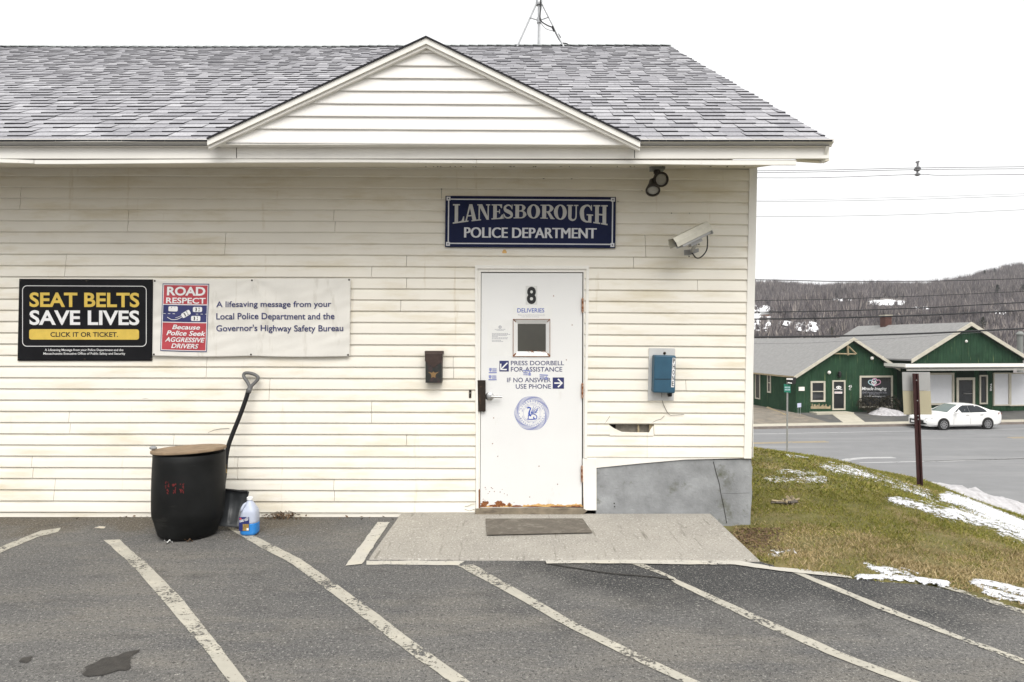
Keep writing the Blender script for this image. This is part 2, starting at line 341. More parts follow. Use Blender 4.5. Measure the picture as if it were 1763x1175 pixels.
def pieces(o):
    """one object per loose piece, all with the same name and parent"""
    me = o.data; n = len(me.vertices); par = list(range(n))
    def find(i):
        while par[i] != i: par[i] = par[par[i]]; i = par[i]
        return i
    for e in me.edges: par[find(e.vertices[0])] = find(e.vertices[1])
    gr = {}
    for p in me.polygons: gr.setdefault(find(p.vertices[0]), []).append(p)
    if len(gr) < 2: return o
    for k, ps_ in enumerate(gr.values()):
        idx = {}; vs = []; fs = []
        for p in ps_:
            for v in p.vertices:
                if v not in idx: idx[v] = len(vs); vs.append(tuple(me.vertices[v].co))
            fs.append(tuple(idx[v] for v in p.vertices))
        m2 = bpy.data.meshes.new(me.name); m2.from_pydata(vs, [], fs)
        for m in me.materials: m2.materials.append(m)
        m2.polygons.foreach_set('material_index', [p.material_index for p in ps_]); m2.polygons.foreach_set('use_smooth', [p.use_smooth for p in ps_])
        if k == 0: first = m2
        else:
            c = o.copy(); c.data = m2; COL.objects.link(c)
    o.data = first; return o
def smooth_by_angle(o, deg=35):
    bm = bmesh.new(); bm.from_mesh(o.data)
    for f in bm.faces: f.smooth = True
    for e in bm.edges:
        if len(e.link_faces) == 2 and e.calc_face_angle(0) > math.radians(deg): e.smooth = False
    bm.to_mesh(o.data); bm.free(); return o
def tag(o, label, cat, group=None):
    o['label'] = label; o['category'] = cat
    if group: o['group'] = group
    return o
def thing(name, label, cat, loc=(0, 0, 0), group=None):
    o = bpy.data.objects.new(name, None); COL.objects.link(o); o.location = loc; o.empty_display_size = .2
    return tag(o, label, cat, group)
def struct(o): o['kind'] = 'structure'; return o
def stuff(o): o['kind'] = 'stuff'; return o

_tc = {}
def glyphs(s, bold=0.0, shear=0.0):
    key = (s, bold, shear)
    if key in _tc: return _tc[key]
    cu = bpy.data.curves.new('t', 'FONT'); cu.body = s; cu.offset = bold; cu.shear = shear; cu.resolution_u = 4; cu.fill_mode = 'FRONT'
    ob = bpy.data.objects.new('t', cu); COL.objects.link(ob)
    dg = bpy.context.evaluated_depsgraph_get(); me = bpy.data.meshes.new_from_object(ob.evaluated_get(dg))
    vs = [(v.co.x, v.co.y) for v in me.vertices]; fs = [tuple(p.vertices) for p in me.polygons]
    bpy.data.objects.remove(ob); bpy.data.curves.remove(cu); bpy.data.meshes.remove(me)
    x0 = min(v[0] for v in vs); x1 = max(v[0] for v in vs); y0 = min(v[1] for v in vs); y1 = max(v[1] for v in vs)
    r = ([((x-x0)/(x1-x0), (y-y0)/(y1-y0)) for x, y in vs], fs); _tc[key] = r; return r
def text(s, rect, fn, mname, parent, name='lettering', bold=0.0, shear=0.0):
    """rect=(x0,y0,x1,y1) in the mapper's units (y0 top); fn(x,y)->point"""
    vs, fs = glyphs(s, bold, shear); x0, y0, x1, y1 = rect
    return MB().add([fn(x0+u*(x1-x0), y1+v*(y0-y1)) for u, v in vs], fs).build(name, mname, parent, fixn=False)
def rrect(x0, y0, x1, y1, r, n=5):
    pts = []
    for cx, cy, a0 in ((x1-r, y0+r, -90), (x1-r, y1-r, 0), (x0+r, y1-r, 90), (x0+r, y0+r, 180)):
        for k in range(n+1):
            a = math.radians(a0+90*k/n); pts.append((cx+r*math.cos(a), cy+r*math.sin(a)))
    return pts
def ring(mb, outer, inner, fn, mi=0):
    n = len(outer); mb.add([fn(*p) for p in outer]+[fn(*p) for p in inner], [(i, (i+1) % n, n+(i+1) % n, n+i) for i in range(n)], mi)
def flat(mb, pts, fn, mi=0): mb.add([fn(*p) for p in pts], [tuple(range(len(pts)))], mi)
def disc(cx, cy, rx, ry=None, n=24): return [(cx+rx*math.cos(2*math.pi*k/n), cy+(ry or rx)*math.sin(2*math.pi*k/n)) for k in range(n)]
def stroke(mb, pts, w, fn, mi=0):
    """flat ribbon along pts; w a number or list"""
    n = len(pts); Wd = w if isinstance(w, (list, tuple)) else [w]*n; vs = []
    for i, (x, y) in enumerate(pts):
        xa, ya = pts[max(i-1, 0)]; xb, yb = pts[min(i+1, n-1)]
        l = math.hypot(xb-xa, yb-ya) or 1; nx, ny = -(yb-ya)/l, (xb-xa)/l
        vs += [fn(x+nx*Wd[i]/2, y+ny*Wd[i]/2), fn(x-nx*Wd[i]/2, y-ny*Wd[i]/2)]
    mb.add(vs, [(2*i, 2*i+1, 2*i+3, 2*i+2) for i in range(n-1)], mi)
def catmull(pts, sub=6):
    out = []; n = len(pts)
    for i in range(n-1):
        p0, p1, p2, p3 = [np.array(pts[max(0, min(n-1, j))], float) for j in (i-1, i, i+1, i+2)]
        for k in range(sub):
            t = k/sub; out.append(tuple(.5*((2*p1)+(p2-p0)*t+(2*p0-5*p1+4*p2-p3)*t*t+(3*p1-p0-3*p2+p3)*t**3)))
    out.append(tuple(pts[-1])); return out

# ------------------------------------------------------------------ ground: terrain, lot, road
CP = np.array([  # X, distance from camera, Z   (measured lawn, crest and bank levels)
 (2.15, 6.0, -.07), (2.85, 8, -.06), (3.63, 10.2, -.08), (4.6, 13, -.62), (7.8, 22, -2.35), (10.7, 30, -3.4), (12.8, 36, -3.75),
 (2.2, 4.55, .012), (3.87, 8, -.1), (5.32, 11, -.4), (6.8, 14, -1.1), (10.6, 22, -2.7), (14, 29, -3.6),
 (2.63, 4.4, .012), (4.19, 7, -.12), (6.4, 10.7, -.74), (7.5, 12.5, -1.0), (9.6, 16, -2.0), (14.3, 24, -3.6),
 (2.95, 3.93, .012), (3.75, 5, -.12), (4.5, 6, -.25), (6, 8, -.72), (9, 12, -1.65), (12, 16, -2.55), (14.25, 19, -3.15), (15.75, 21, -3.5), (18, 24, -3.8),
 (3.5, 3.3, .012), (5, 5, -.22), (8, 8, -1.1), (14, 14, -2.75), (20, 20, -3.75), (1.75, 4.75, .005), (1.95, 5.4, -.05), (1.8, 5.0, -.03),
 (0, 4, -.09), (1.2, 3, -.09), (1.2, 4.4, -.09), (2.1, 3.9, -.08), (2.4, 3.4, -.08), (-4, 4, -.09), (-4, 0, -.09), (1, 0, -.09), (3, 0, -.08), (1.5, 5.8, -.09),
 (4.4, 0, .0), (6, -4, -.3), (12, 0, -2.2), (20, 5, -3.7), (20, -10, -3.8), (5, -12, -.1), (0, -12, -.09), (-8, -12, -.09),
 (0, 12, -.1), (1.8, 9, -.08), (0, 20, -1.4), (0, 30, -3.4), (0, 40, -3.8), (-10, 12, -.1), (-10, 30, -3.4), (-10, 42, -3.8), (30, 30, -3.9), (5, 42, -3.85), (30, 10, -3.9), (20, 36, -3.9)])
_d = np.sqrt(((CP[:, None, :2]-CP[None, :, :2])**2).sum(-1)+.04)
_wts = np.linalg.solve(_d, CP[:, 2])
def terr(X, D):
    X = np.asarray(X, float); D = np.asarray(D, float)
    r = np.sqrt((X[..., None]-CP[:, 0])**2+(D[..., None]-CP[:, 1])**2+.04); return r@_wts
def tz(x, y): return float(terr(x, y+DW))
def grid_obj(name, xs, ys, zf, mname):
    Xg, Yg = np.meshgrid(xs, ys); Z = zf(Xg, Yg); nx, ny = len(xs), len(ys)
    vs = np.stack([Xg, Yg, Z], -1).reshape(-1, 3)
    i = np.arange((ny-1)*(nx-1)); r, c = i//(nx-1), i % (nx-1); a = r*nx+c
    fs = np.stack([a, a+1, a+nx+1, a+nx], -1)
    mb = MB(); mb.v = vs.tolist(); mb.f = fs.tolist(); mb.mi = [0]*len(fs)
    return mb.build(name, mname, smooth=True, fixn=False)
def vnoise(X, Y, s, seed=0.0):
    return np.array([noise.noise(Vector((x*s, y*s, seed))) for x, y in zip(X.ravel(), Y.ravel())]).reshape(X.shape)
EDGE = [(1222, 893), (1300, 964), (1316, 969), (1375, 984), (1440, 992), (1500, 1001), (1560, 1004), (1620, 1011), (1690, 1028), (1763, 1050), (1900, 1100)]
LOT = [G(*p) for p in EDGE] + [Vector((4.6, -6, 0)), Vector((5, -30, 0)), Vector((-40, -30, 0)), Vector((-40, .3, 0)), Vector((1.9, .3, 0))]
def in_lot(x, y):
    c = False; n = len(LOT)
    for i in range(n):
        a, b = LOT[i], LOT[i-1]
        if (a.y > y) != (b.y > y) and x < (b.x-a.x)*(y-a.y)/(b.y-a.y)+a.x: c = not c
    return c
struct(grid_obj('lawn', np.concatenate([np.arange(-12, 1, 1.0), np.arange(1.2, 9, .09), np.arange(9, 33, .6)]),
    np.concatenate([np.arange(-18, -4, 1.0), np.arange(-3.6, 7.5, .09), np.arange(7.6, 36, .6)]) - 0,
    lambda X, Y: np.where(np.array([in_lot(x+.03, y) for x, y in zip(X.ravel(), Y.ravel())]).reshape(X.shape), np.minimum(terr(X, Y+DW), -.03), terr(X, Y+DW)+.012*vnoise(X, Y, 2.4)+.008*vnoise(X, Y, 9, 3)), 'lawn'))
rag = []
for i in range(len(EDGE)-1):
    a, b = LOT[i], LOT[i+1]
    for k in range(8):
        p = a.lerp(b, k/8); nn = noise.noise(p*5)*.035+noise.noise(p*17)*.015
        d = (b-a).normalized(); rag.append(p+Vector((d.y, -d.x, 0))*nn)
mb = MB(); mb.add(rag+LOT[len(EDGE)-1:], [tuple(range(len(rag)+len(LOT)-len(EDGE)+1))])
struct(mb.build('parking_lot', 'asphalt', fixn=False))
# level ground far and wide
mb = MB(); mb.quad((-1200, -1200, -3.95), (1200, -1200, -3.95), (1200, 1200, -3.95), (-1200, 1200, -3.95)); struct(mb.build('ground', 'ground'))
# main street frame: s along the kerb to the right, t away from the camera
RA = math.radians(7.6); RC, RS = math.cos(RA), math.sin(RA)
ZR = -3.55
def R(s, t, z): return Vector((14.1+s*RC-t*RS, 39.5-DW+s*RS+t*RC, z))
def S_(px, py, t):                                     # photo point on the plane t -> (s, z)
    k = (px-CX)/F; s = (k*(39.5+t*RC)-14.1+t*RS)/(RC-k*RS); D = 39.5+s*RS+t*RC; return s, ZC-(py-CY)*D/F
def T_(px, py, s):                                     # photo point on the plane s -> (t, z)
    k = (px-CX)/F; t = (14.1+s*RC-k*(39.5+s*RS))/(k*RC+RS); D = 39.5+s*RS+t*RC; return t, ZC-(py-CY)*D/F
mb = MB(); mb.quad(R(-90, -32, ZR), R(110, -32, ZR), R(110, 0, ZR), R(-90, 0, ZR)); struct(mb.build('road', 'road'))
mb = MB(); mb.box((-90, 0, ZR-.2), (110, .17, ZR+.13), fn=R); struct(mb.build('kerb', 'kerb'))
mb = MB()
for i in range(-40, 60): mb.box((i*1.5, .175, ZR-.2), (i*1.5+1.488, 1.3, ZR+.128+random.uniform(0, .006)), fn=R)
struct(mb.build('sidewalk', 'concrete_walk'))
mb = MB(); mb.quad(R(-60, 1.31, -3.43), R(90, 1.31, -3.43), R(90, 40, -3.20), R(-60, 40, -3.20))
mb.v = [tuple(v) for v in (R(5.5, 1.31, -3.43), R(90, 1.31, -3.43), R(90, 5.3, -3.2), R(5.5, 5.3, -3.2))]; struct(mb.build('pavement', 'apron'))
mb = MB(); mb.add([R(-60, 1.31, -3.435), R(5.49, 1.31, -3.435), R(5.49, 5.3, -3.205), R(-60, 5.3, -3.205), R(5.49, 40, -3.15), R(-60, 40, -3.15)], [(0, 1, 2, 3), (3, 2, 4, 5)]); struct(mb.build('driveway', 'dirt_gravel'))
def road_line(name, pts, m, z=ZR+.004):
    mb = MB(); mb.add([R(s, t, z) for s, t in pts], [tuple(range(len(pts)))]); struct(mb.build(name, m))
for t in (-5.0, -5.28): road_line('yellow_line', [(-60, t-.06), (1.2, t-.06), (1.2, t+.06), (-60, t+.06)], 'road_yellow'); road_line('yellow_line', [(11.5, t-.06), (90, t-.06), (90, t+.06), (11.5, t+.06)], 'road_yellow')
road_line('edge_line', [(-60, -2.05), (90, -2.05), (90, -1.93), (-60, -1.93)], 'road_white')
def gline(name, left, right, m, z=.004):
    pts = [G(*p, z) for p in left]+[G(*p, z) for p in reversed(right)]
    mb = MB(); n = len(left); 
    if len(left) == len(right):
        # subdivide and roughen the edges a little
        vs = []; K = 10
        for i in range(n-1):
            for k in range(K+(i == n-2)):
                a = G(*left[i], z).lerp(G(*left[i+1], z), k/K); b = G(*right[i], z).lerp(G(*right[i+1], z), k/K)
                d = (b-a).normalized(); a = a+d*(noise.noise(a*12)*.008+noise.noise(a*40)*.004); b = b+d*(noise.noise(b*12)*.008+noise.noise(b*40)*.004)
                vs += [a, b]
        mb.add(vs, [(2*i, 2*i+1, 2*i+3, 2*i+2) for i in range(len(vs)//2-1)])
    else: mb.add(pts, [tuple(range(len(pts)))])
    return struct(mb.build(name, m, fixn=False))
gline('painted_line', [(-30, 965), (0, 952), (62, 926), (100, 916)], [(-30, 955), (0, 942), (70, 914), (105, 909)], 'paint')
gline('painted_line', [(180, 930), (238, 984), (306, 1064), (354, 1119), (378, 1153), (430, 1215)], [(206, 929), (259, 976), (313, 1030), (364, 1095), (419, 1166), (455, 1215)], 'paint')
gline('painted_line', [(392, 909), (414, 922), (439, 936.6), (504, 972), (580, 1028), (648, 1081), (706, 1125), (835, 1215)], [(401, 908), (428, 918), (453, 930), (517, 962), (580, 1006), (665, 1068), (699, 1095), (868, 1215)], 'paint')
gline('painted_line', [(788, 974), (886, 1027), (971, 1076), (1108, 1144), (1265, 1215)], [(815, 972), (934, 1039), (1005, 1080), (1180, 1163), (1300, 1215)], 'paint')
gline('painted_line', [(1085, 970), (1149, 993), (1164, 1005), (1307, 1074), (1438, 1131), (1650, 1212)], [(1104, 969), (1160, 994), (1170, 1000), (1311, 1063), (1476, 1134.5), (1690, 1212)], 'paint')
gline('painted_line', [(1363, 985), (1514, 1049), (1626, 1091.5), (1763, 1143), (1900, 1190)], [(1378, 985), (1525, 1044), (1664, 1099), (1763, 1134), (1920, 1189)], 'paint')
gline('painted_line', [(1623, 1011), (1763, 1057), (1900, 1105)], [(1641, 1011), (1763, 1050), (1900, 1096)], 'paint', .005)
gline('painted_line', [(631, 972), (700, 972.5), (789, 973.5)], [(631, 966), (700, 965.5), (800, 966)], 'paint_fresh')
gline('painted_line', [(941, 970), (1060, 970), (1180, 971.5), (1265, 972), (1344, 983), (1438, 992.5), (1467, 996)], [(939, 965), (1060, 964.5), (1180, 963.5), (1269, 965), (1333, 976), (1420, 982.5), (1465, 993)], 'paint_fresh', .008)
gline('painted_line', [(595, 974), (622, 937), (650, 899)], [(623, 971), (646, 936), (671, 899)], 'paint_fresh', .006)
gline('painted_line', [(163, 909), (172, 906)], [(178, 910), (182, 907)], 'paint_old')
gpts = [(939, 969.5), (985, 977), (1030, 984), (1073, 989), (1118, 992), (1160, 998)]
gline('pavement_seam', [(x, y-.7) for x, y in gpts], [(x, y+1.0) for x, y in gpts], 'crack', .006)
def blot(name, cx, cy, pts, m, z=.004):
    v = [G(*p, z) for p in pts]; out = []
    for i in range(len(v)):
        a, b = v[i], v[(i+1) % len(v)]
        for k in range(6):
            p = a.lerp(b, k/6); out.append(p+Vector((noise.noise(p*14), noise.noise(p*14+Vector((9, 0, 0))), 0))*.03)
    MBo = MB(); MBo.add(out, [tuple(range(len(out)))]); return struct(MBo.build(name, m, fixn=False))
blot('oil_stain', 0, 0, [(137, 1160), (150, 1147), (180, 1135), (215, 1125), (240, 1118), (228, 1130), (222, 1148), (212, 1153), (185, 1160), (150, 1166)], 'oil')
blot('oil_stain', 0, 0, [(33, 1138), (42, 1132), (57, 1131), (56, 1136), (45, 1141)], 'oil')
# road-side white line and cracks on the side street
def rl(name, pts, m, wd): 
    mbx = MB(); pp = [G(x, y, ZR+.005) for x, y in pts]; vs = []
    for i, p in enumerate(pp):
        d = (pp[min(i+1, len(pp)-1)]-pp[max(i-1, 0)]).normalized(); nn = Vector((-d.y, d.x, 0))*wd/2; vs += [p+nn, p-nn]
    mbx.add(vs, [(2*i, 2*i+1, 2*i+3, 2*i+2) for i in range(len(pp)-1)]); struct(mbx.build(name, m, fixn=False))
rl('road_line', [(1440, 797), (1462, 791), (1490, 788.5), (1540, 788)], 'road_white', .35)
rl('road_line', [(1480, 797), (1580, 795), (1640, 794), (1763, 789)], 'road_white', .16)
rl('road_crack', [(1590, 794.5), (1640, 793), (1700, 791.5), (1763, 789.5)], 'crack', .10)

# ------------------------------------------------------------------ police station
B = thing('police_station', 'single storey police station with cream vinyl siding and grey shingle roof', 'police station', (0, 3, 0))
ZG = 0.0
def dy(px, k):       # the courses hang slightly lower towards the right
    if px < 620: d = 1.5*px/620
    elif px < 1015: d = 1.5+(3.5*(px-620)/395)*(1-k/40)-1.5*k/40*(px-620)/395
    else: d = (5+3*(px-1015)/275)*(1-k/40)
    return d
def cy_(k, px): return 304+19.27*k+dy(px, k)+.5*noise.noise(Vector((px*.006, k*3.1, 0)))
CORNER = lambda py: 1290-(py-290)*.0175
def frame_l(py): return 817.5+(py-457)*.006
def frame_r(py): return 1014-(py-457)*.012
mb = MB()
SEAMS = {-1: [], 2: [37, 760], 3: [36], 4: [222, 575, 930], 5: [221, 577], 6: [389, 1110], 7: [388, 1111], 8: [115, 700, 1090], 9: [113, 640], 10: [700, 1200], 12: [690], 16: [], 17: [357, 780], 18: [356, 781], 19: [465, 1180], 20: [464], 21: [640], 22: [120, 640], 23: [122], 24: [300, 700], 25: [302], 26: [56, 410], 27: [58, 410], 28: [96, 575], 29: [94, 576]}
def course(k, x0, x1, notch=None):
    ya, yb = (lambda x: cy_(k-1, x)), (lambda x: cy_(k, x))
    n = max(2, int((x1-x0)/28)); o = len(mb.v)
    jit = random.uniform(-.0012, .0012)
    for i in range(n+1):
        x = x0+(x1-x0)*i/n
        wv = .0009*noise.noise(Vector((x*.012, k*7.3, 5)))+jit*.5
        yt, yl = ya(x), yb(x)
        xt = x
        pt = W(xt, yt); pl = W(xt, yl)
        # face leans out towards its bottom lip, slight round-over, then returns under
        mb.v += [tuple(pt+Vector((0, .003, .005))), tuple(pt.lerp(pl, .07)+Vector((0, -.004+wv*.3, 0))), tuple(pt.lerp(pl, .52)+Vector((0, -.0115+wv, 0))), tuple(pt.lerp(pl, .91)+Vector((0, -.0165+wv, 0))), tuple(pl+Vector((0, -.0075+wv, 0))), tuple(pl+Vector((0, .003, .004)))]
    for i in range(n):
        for j in range(5):
            a = o+i*6+j; mb.f.append((a, a+1, a+7, a+6)); mb.mi.append(0)
    # closed end lap
    for i in (0, n):
        a = o+i*6; mb.f.append((a, a+1, a+2, a+3, a+4, a+5)); mb.mi.append(0)
for k in range(0, 31):
    yb = 304+19.27*k
    segs = []
    if k <= 7: segs = [(-640, 1292)]
    elif k == 8: segs = [(-640, 1290)]
    else:
        segs = [(-640, 819)]
        if k <= 25: segs.append((1006, 1292-(yb-290)*.0185))
    for a, b in segs:
        cuts = [a]+[s for s in [-90-(k//2*137) % 420]+SEAMS.get(k, []) if a+15 < s < b-15]+[b]
        hole = (k == 23 and a > 900)
        if hole: cuts = [a, 1049, 1125, b]
        for i in range(len(cuts)-1):
            if hole and i == 1: continue
            course(k, cuts[i]+(.7 if i else 0), cuts[i+1])
# starter strip of the left wall
for i in range(34):
    x0, x1 = -640+i*44, -640+(i+1)*44
    if x1 > 820: x1 = 819
    mb.quad(W(x0, 883, .004), W(x1, 883, .004), W(x1, 890+(1-x1/815)*2.5, .006), W(x0, 890+(1-x0/815)*2.5, .006))
# pieces left round the broken-out hole (top lip at 731, ragged lower edge at 744)
hx = [(1049, 732), (1056, 737), (1070, 743.5), (1087, 744.2), (1117, 744.4), (1119, 740), (1122.5, 735), (1125, 733)]
bot = [(1125, 750.3), (1049, 750.0)]
def hface(x, y): 
    t = (y-731)/19.; return W(x, y)+Vector((0, -.003-.0105*max(0, t), 0))
flat(mb, hx+bot, hface)
mb.quad(W(1049, 750, .0135), W(1125, 750.3, .0135), W(1125, 750.3, 0), W(1049, 750, 0))
sid = mb.build('siding', 'siding', B); smooth_by_angle(sid, 30)
# sheathing seen inside the hole, with a lath behind
mb = MB(); mb.prism([W(1060, 728, -.05), W(1130, 728, -.05), W(1130, 750, -.05), W(1060, 750, -.05)], (0, .006, 0)); mb.build('sheathing', 'old_board', B)
mb = MB(); mb.box((X_(1042), .0565, Z_(752)), (X_(1132), .0575, Z_(726))); mb.build('cavity', 'dark_gap', B)
mb = MB(); mb.box((X_(1098), .012, Z_(748)), (X_(1101), .0225, Z_(728))); mb.box((X_(1118), .008, Z_(748)), (X_(1127), .0225, Z_(728))); pieces(mb.build('lath', 'timber', B))
# cracks in the vinyl
mb = MB()
for pts in ([(1123, 728), (1130, 724), (1138, 722), (1144, 716)], [(1041, 730), (1048, 720), (1050, 716)], [(800, 872), (806, 871.5), (812, 868.5), (817, 868)], [(800, 877), (808, 880), (817, 877)], [(357, 746), (368, 741), (380, 738.5), (395, 738)], [(240, 687.5), (250, 686.5), (265, 687.5)]):
    mb.tube([W(x, y, .0145) for x, y in pts], .0016, 4)
pieces(mb.build('crack', 'crack', B))
# wall body behind the siding, side and back walls
XR = X_(1292); YB = 11.0; ZE = 2.98
mb = MB(); mb.box((-16, .06, .3), (XR-.012, YB, 3.05)); mb.build('wall', 'siding', B)
mb = MB()
# wall core right behind the siding, open where the door is
for x0, x1, y0, y1 in ((-640, 818, 284, 895), (818, 1012, 284, 458), (1012, 1292, 284, 722), (1012, 1044, 722, 788), (1130, 1290, 722, 788), (1044, 1130, 750, 788)):
    mb.box((X_(x0)+.001, .004, Z_(y1)+.001), (X_(x1)-.001, .058, Z_(y0)-.001))
mb.build('wall_core', 'dark_gap', B)
# side wall siding
mb = MB()
for k in range(27):
    z1 = 3.02-k*.0985; z0 = z1-.0985
    x = XR
    mb.add([(x, .0, z1), (x, YB, z1), (x+.013, YB, z0), (x+.013, .0, z0), (x, YB, z0), (x, .0, z0)], [(0, 1, 2, 3), (3, 2, 4, 5)])
# gable triangle of the side
mb.build('side_siding', 'siding', B)
# corner board
mb = MB(); pts = [W(CORNER(288)+.5, 288, .02), W(1304, 288, .02), W(1294, 790, .02), W(1281, 790, .02)]
mb.prism(pts, (0, .0195, 0)); mb.box((X_(1297), .001, Z_(788)), (XR+.02, .1, Z_(290))) ; mb.build('corner_board', 'white_trim', B, bevel=.002)
# foundation
mb = MB(); fpts = [(1026, 807), (1100, 799.5), (1178, 792.5), (1291.5, 791.5), (1295.5, 806), (1294, 830), (1295, 850), (1292.5, 880), (1291, 925), (1026, 925)]
mb.prism([W(x, y, -.004) for x, y in fpts], (0, .25, 0))
mb.build('foundation', 'found', B)
mb = MB(); mb.box((-16, .3, -.4), (XR-.02, YB-.02, .32)); mb.build('foundation_wall', 'found', B)
mb = MB()
mb.tube([W(x, y, -.003) for x, y in catmull([(1228, 795), (1233, 815), (1238, 832), (1241, 850), (1246, 873), (1251, 901)])], .0034, 4)
mb.tube([W(x, y, -.004) for x, y in [(1243, 849.5), (1262, 850), (1290, 849)]], .0012, 4)
pieces(mb.build('foundation_crack', 'crack', B))
mb = MB()
for x, y in ((1057.5, 867), (1058, 872.5)): mb.obox(W(x, y, -.003), (.005, 0, 0), (0, .002, 0), (0, 0, .005))
pieces(mb.build('bolt_hole', 'dark_gap', B))
# sloping white skirt board over the foundation
mb = MB(); mb.prism([W(1010, 787.5, .008), W(1281, 789.5, .008), W(1180, 791.6, .008), W(1100, 798.5, .008), W(1026, 806, .008), W(1010, 807, .008)], (0, .007, 0)); mb.build('skirt_board', 'white_trim', B)
mb = MB(); mb.prism([W(1003, 790, .016), W(1027, 790, .016), W(1027, 879, .016), W(1005, 879, .016)], (0, .014, 0)); mb.build('base_board', 'white_trim', B, bevel=.002)

# ---- door frame, door
mb = MB()
fo = .022
mb.prism([W(817.5, 457, fo), W(1014.5, 458, fo), W(1014.3, 463.5, fo), W(817.6, 463, fo)], (0, .04, 0))
mb.prism([W(817.6, 463, fo), W(822, 463, fo), W(824, 881, fo), W(819.5, 881, fo)], (0, .04, 0))
mb.prism([W(1009.5, 463.5, fo), W(1014.3, 463.5, fo), W(1010.5, 789.5, fo), W(1006, 789.5, fo)], (0, .04, 0))
# inner stops, stepped back
fi = .006
mb.prism([W(821.5, 463, fi), W(1010.5, 463.5, fi), W(1010, 469, fi), W(821.5, 468.5, fi)], (0, .06, 0))
mb.prism([W(821.5, 468.5, fi), W(828, 468.5, fi), W(826, 880, fi), W(822, 880, fi)], (0, .06, 0))
mb.prism([W(1004.5, 468.5, fi), W(1010, 469, fi), W(1006.5, 880, fi), W(1004, 880, fi)], (0, .06, 0))
mb.build('door_frame', 'white_trim', B, bevel=.0015)
mb = MB(); mb.box((X_(819), .045, Z_(890)), (X_(1012), .057, Z_(459))); mb.build('door_recess', 'dark_gap', B)
DO = -.006   # door face, 6 mm behind the wall line
def Dr(x, y): return W(x, y, DO)
door = MB(); DP = [(829, 470.5), (1002.8, 470.5), (1001.6, 873.5), (827, 874.5)]
for quad in ([(829, 470.5), (1002.8, 470.5), (1002.4, 550), (828.6, 550)], [(828.6, 550), (884, 550), (884, 614), (828.3, 614)], [(946.5, 550), (1002.4, 550), (1002.2, 614), (946.5, 614)], [(828.3, 614), (1002.2, 614), (1001.6, 873.5), (827, 874.5)]):
    door.prism([Dr(*p) for p in quad], (0, .036, 0))
door = door.build('door', 'door', B)
def dmap(off): return lambda x, y: W(x, y, DO+off)
# rust along the bottom of the door
mb = MB()
def rustblob(cx, cy, rx, ry, seed, mi=0, n=40, off=.0008):
    pts = []
    for k in range(n):
        a = 2*math.pi*k/n; q = 1+.55*noise.noise(Vector((math.cos(a)*1.6, math.sin(a)*1.6, seed)))+.35*noise.noise(Vector((math.cos(a)*4, math.sin(a)*4, seed+5)))
        pts.append((cx+rx*q*math.cos(a), min(cy+ry*q*math.sin(a), 873.3)))
    c = (cx, cy); f = dmap(off); o = len(mb.v); mb.add([f(*c)]+[f(*p) for p in pts], [(0, i+1, (i+1) % n+1) for i in range(n)], mi)
for i in range(26): rustblob(random.uniform(830, 1000), 872.5, random.uniform(4, 13), random.uniform(1.5, 5), i+.3, 1, off=.0006+i*.00002)
for cx, cy, rx, ry in ((834, 868, 5, 4.5), (838, 866, 3, 3), (858, 868, 5, 4.5), (862, 866, 3, 4), (866, 869, 4, 3), (877, 869, 3, 3), (850, 871, 8, 2), (832, 872, 5, 3), (890, 872, 9, 1.6), (920, 872.5, 14, 1.2), (960, 872.5, 16, 1.0), (990, 872, 10, 1.3)): rustblob(cx, cy, rx, ry, cx*.37, 0, off=.0014+random.random()*.0005)
for i in range(16): rustblob(random.uniform(829, 900), random.uniform(838, 866), random.uniform(.5, 1.0), random.uniform(.5, 1.0), i*2.7, 0, 10, .0012)
for cx, cy in ((846, 840), (833, 866), (848, 764), (857, 786), (928, 803), (960, 834), (912, 856), (975, 620), (985, 560), (953, 510), (850, 720)): rustblob(cx, cy, .9, .9, cx, 0, 10, .0012)
mb.build('rust_patch', ['rust', 'rust_stain'], door)
mb = MB()   # rusty jamb bottoms
mb.prism([W(822.3, 845, .0075), W(826.2, 842, .0075), W(826, 879.8, .0075), W(822.3, 879.8, .0075)], (0, .0013, 0)); mb.prism([W(1003.8, 858, .0075), W(1005.5, 850, .0075), W(1005.5, 880, .0075), W(1003.8, 880, .0075)], (0, .0013, 0)); pieces(mb.build('rust_patch', 'rust', B))
# wired window
wx0, wy0, wx1, wy1 = 883.6, 550, 946.7, 613.8; ix0, iy0, ix1, iy1 = 891.5, 558.2, 939.5, 605
mb = MB(); o1, o2 = .010, .001
A = [(wx0, wy0), (wx1, wy0), (wx1, wy1), (wx0, wy1)]; I = [(ix0, iy0), (ix1, iy0), (ix1, iy1), (ix0, iy1)]
for i in range(4):
    j = (i+1) % 4
    mb.quad(W(*A[i], DO+o1), W(*A[j], DO+o1), W(*I[j], DO-.02), W(*I[i], DO-.02))
    mb.quad(W(*A[i], DO), W(*A[j], DO), W(*A[j], DO+o1), W(*A[i], DO+o1))
wf = mb.build('window_frame', 'door', door)
mb = MB(); fm = lambda x, y: W(x, y, DO+.0108)
for i in range(4):
    j = (i+1) % 4; mb.tube([W(*A[i], DO+.0095), W(*A[j], DO+.0095)], .0026, 5)
    mb.tube([W(*A[i], DO+.0102), W(A[i][0]*.45+I[i][0]*.55, A[i][1]*.45+I[i][1]*.55, DO-.0065)], .0045 if i < 2 else .007, 6)
for k in range(9): p = random.uniform(895, 936); mb.tube([W(p, 604+random.uniform(-1, 2), DO-.015), W(p+random.uniform(2, 8), 606+random.uniform(-1, 3), DO-.012)], random.uniform(.001, .003), 5)
pieces(mb.build('rust_patch', 'rust', door))
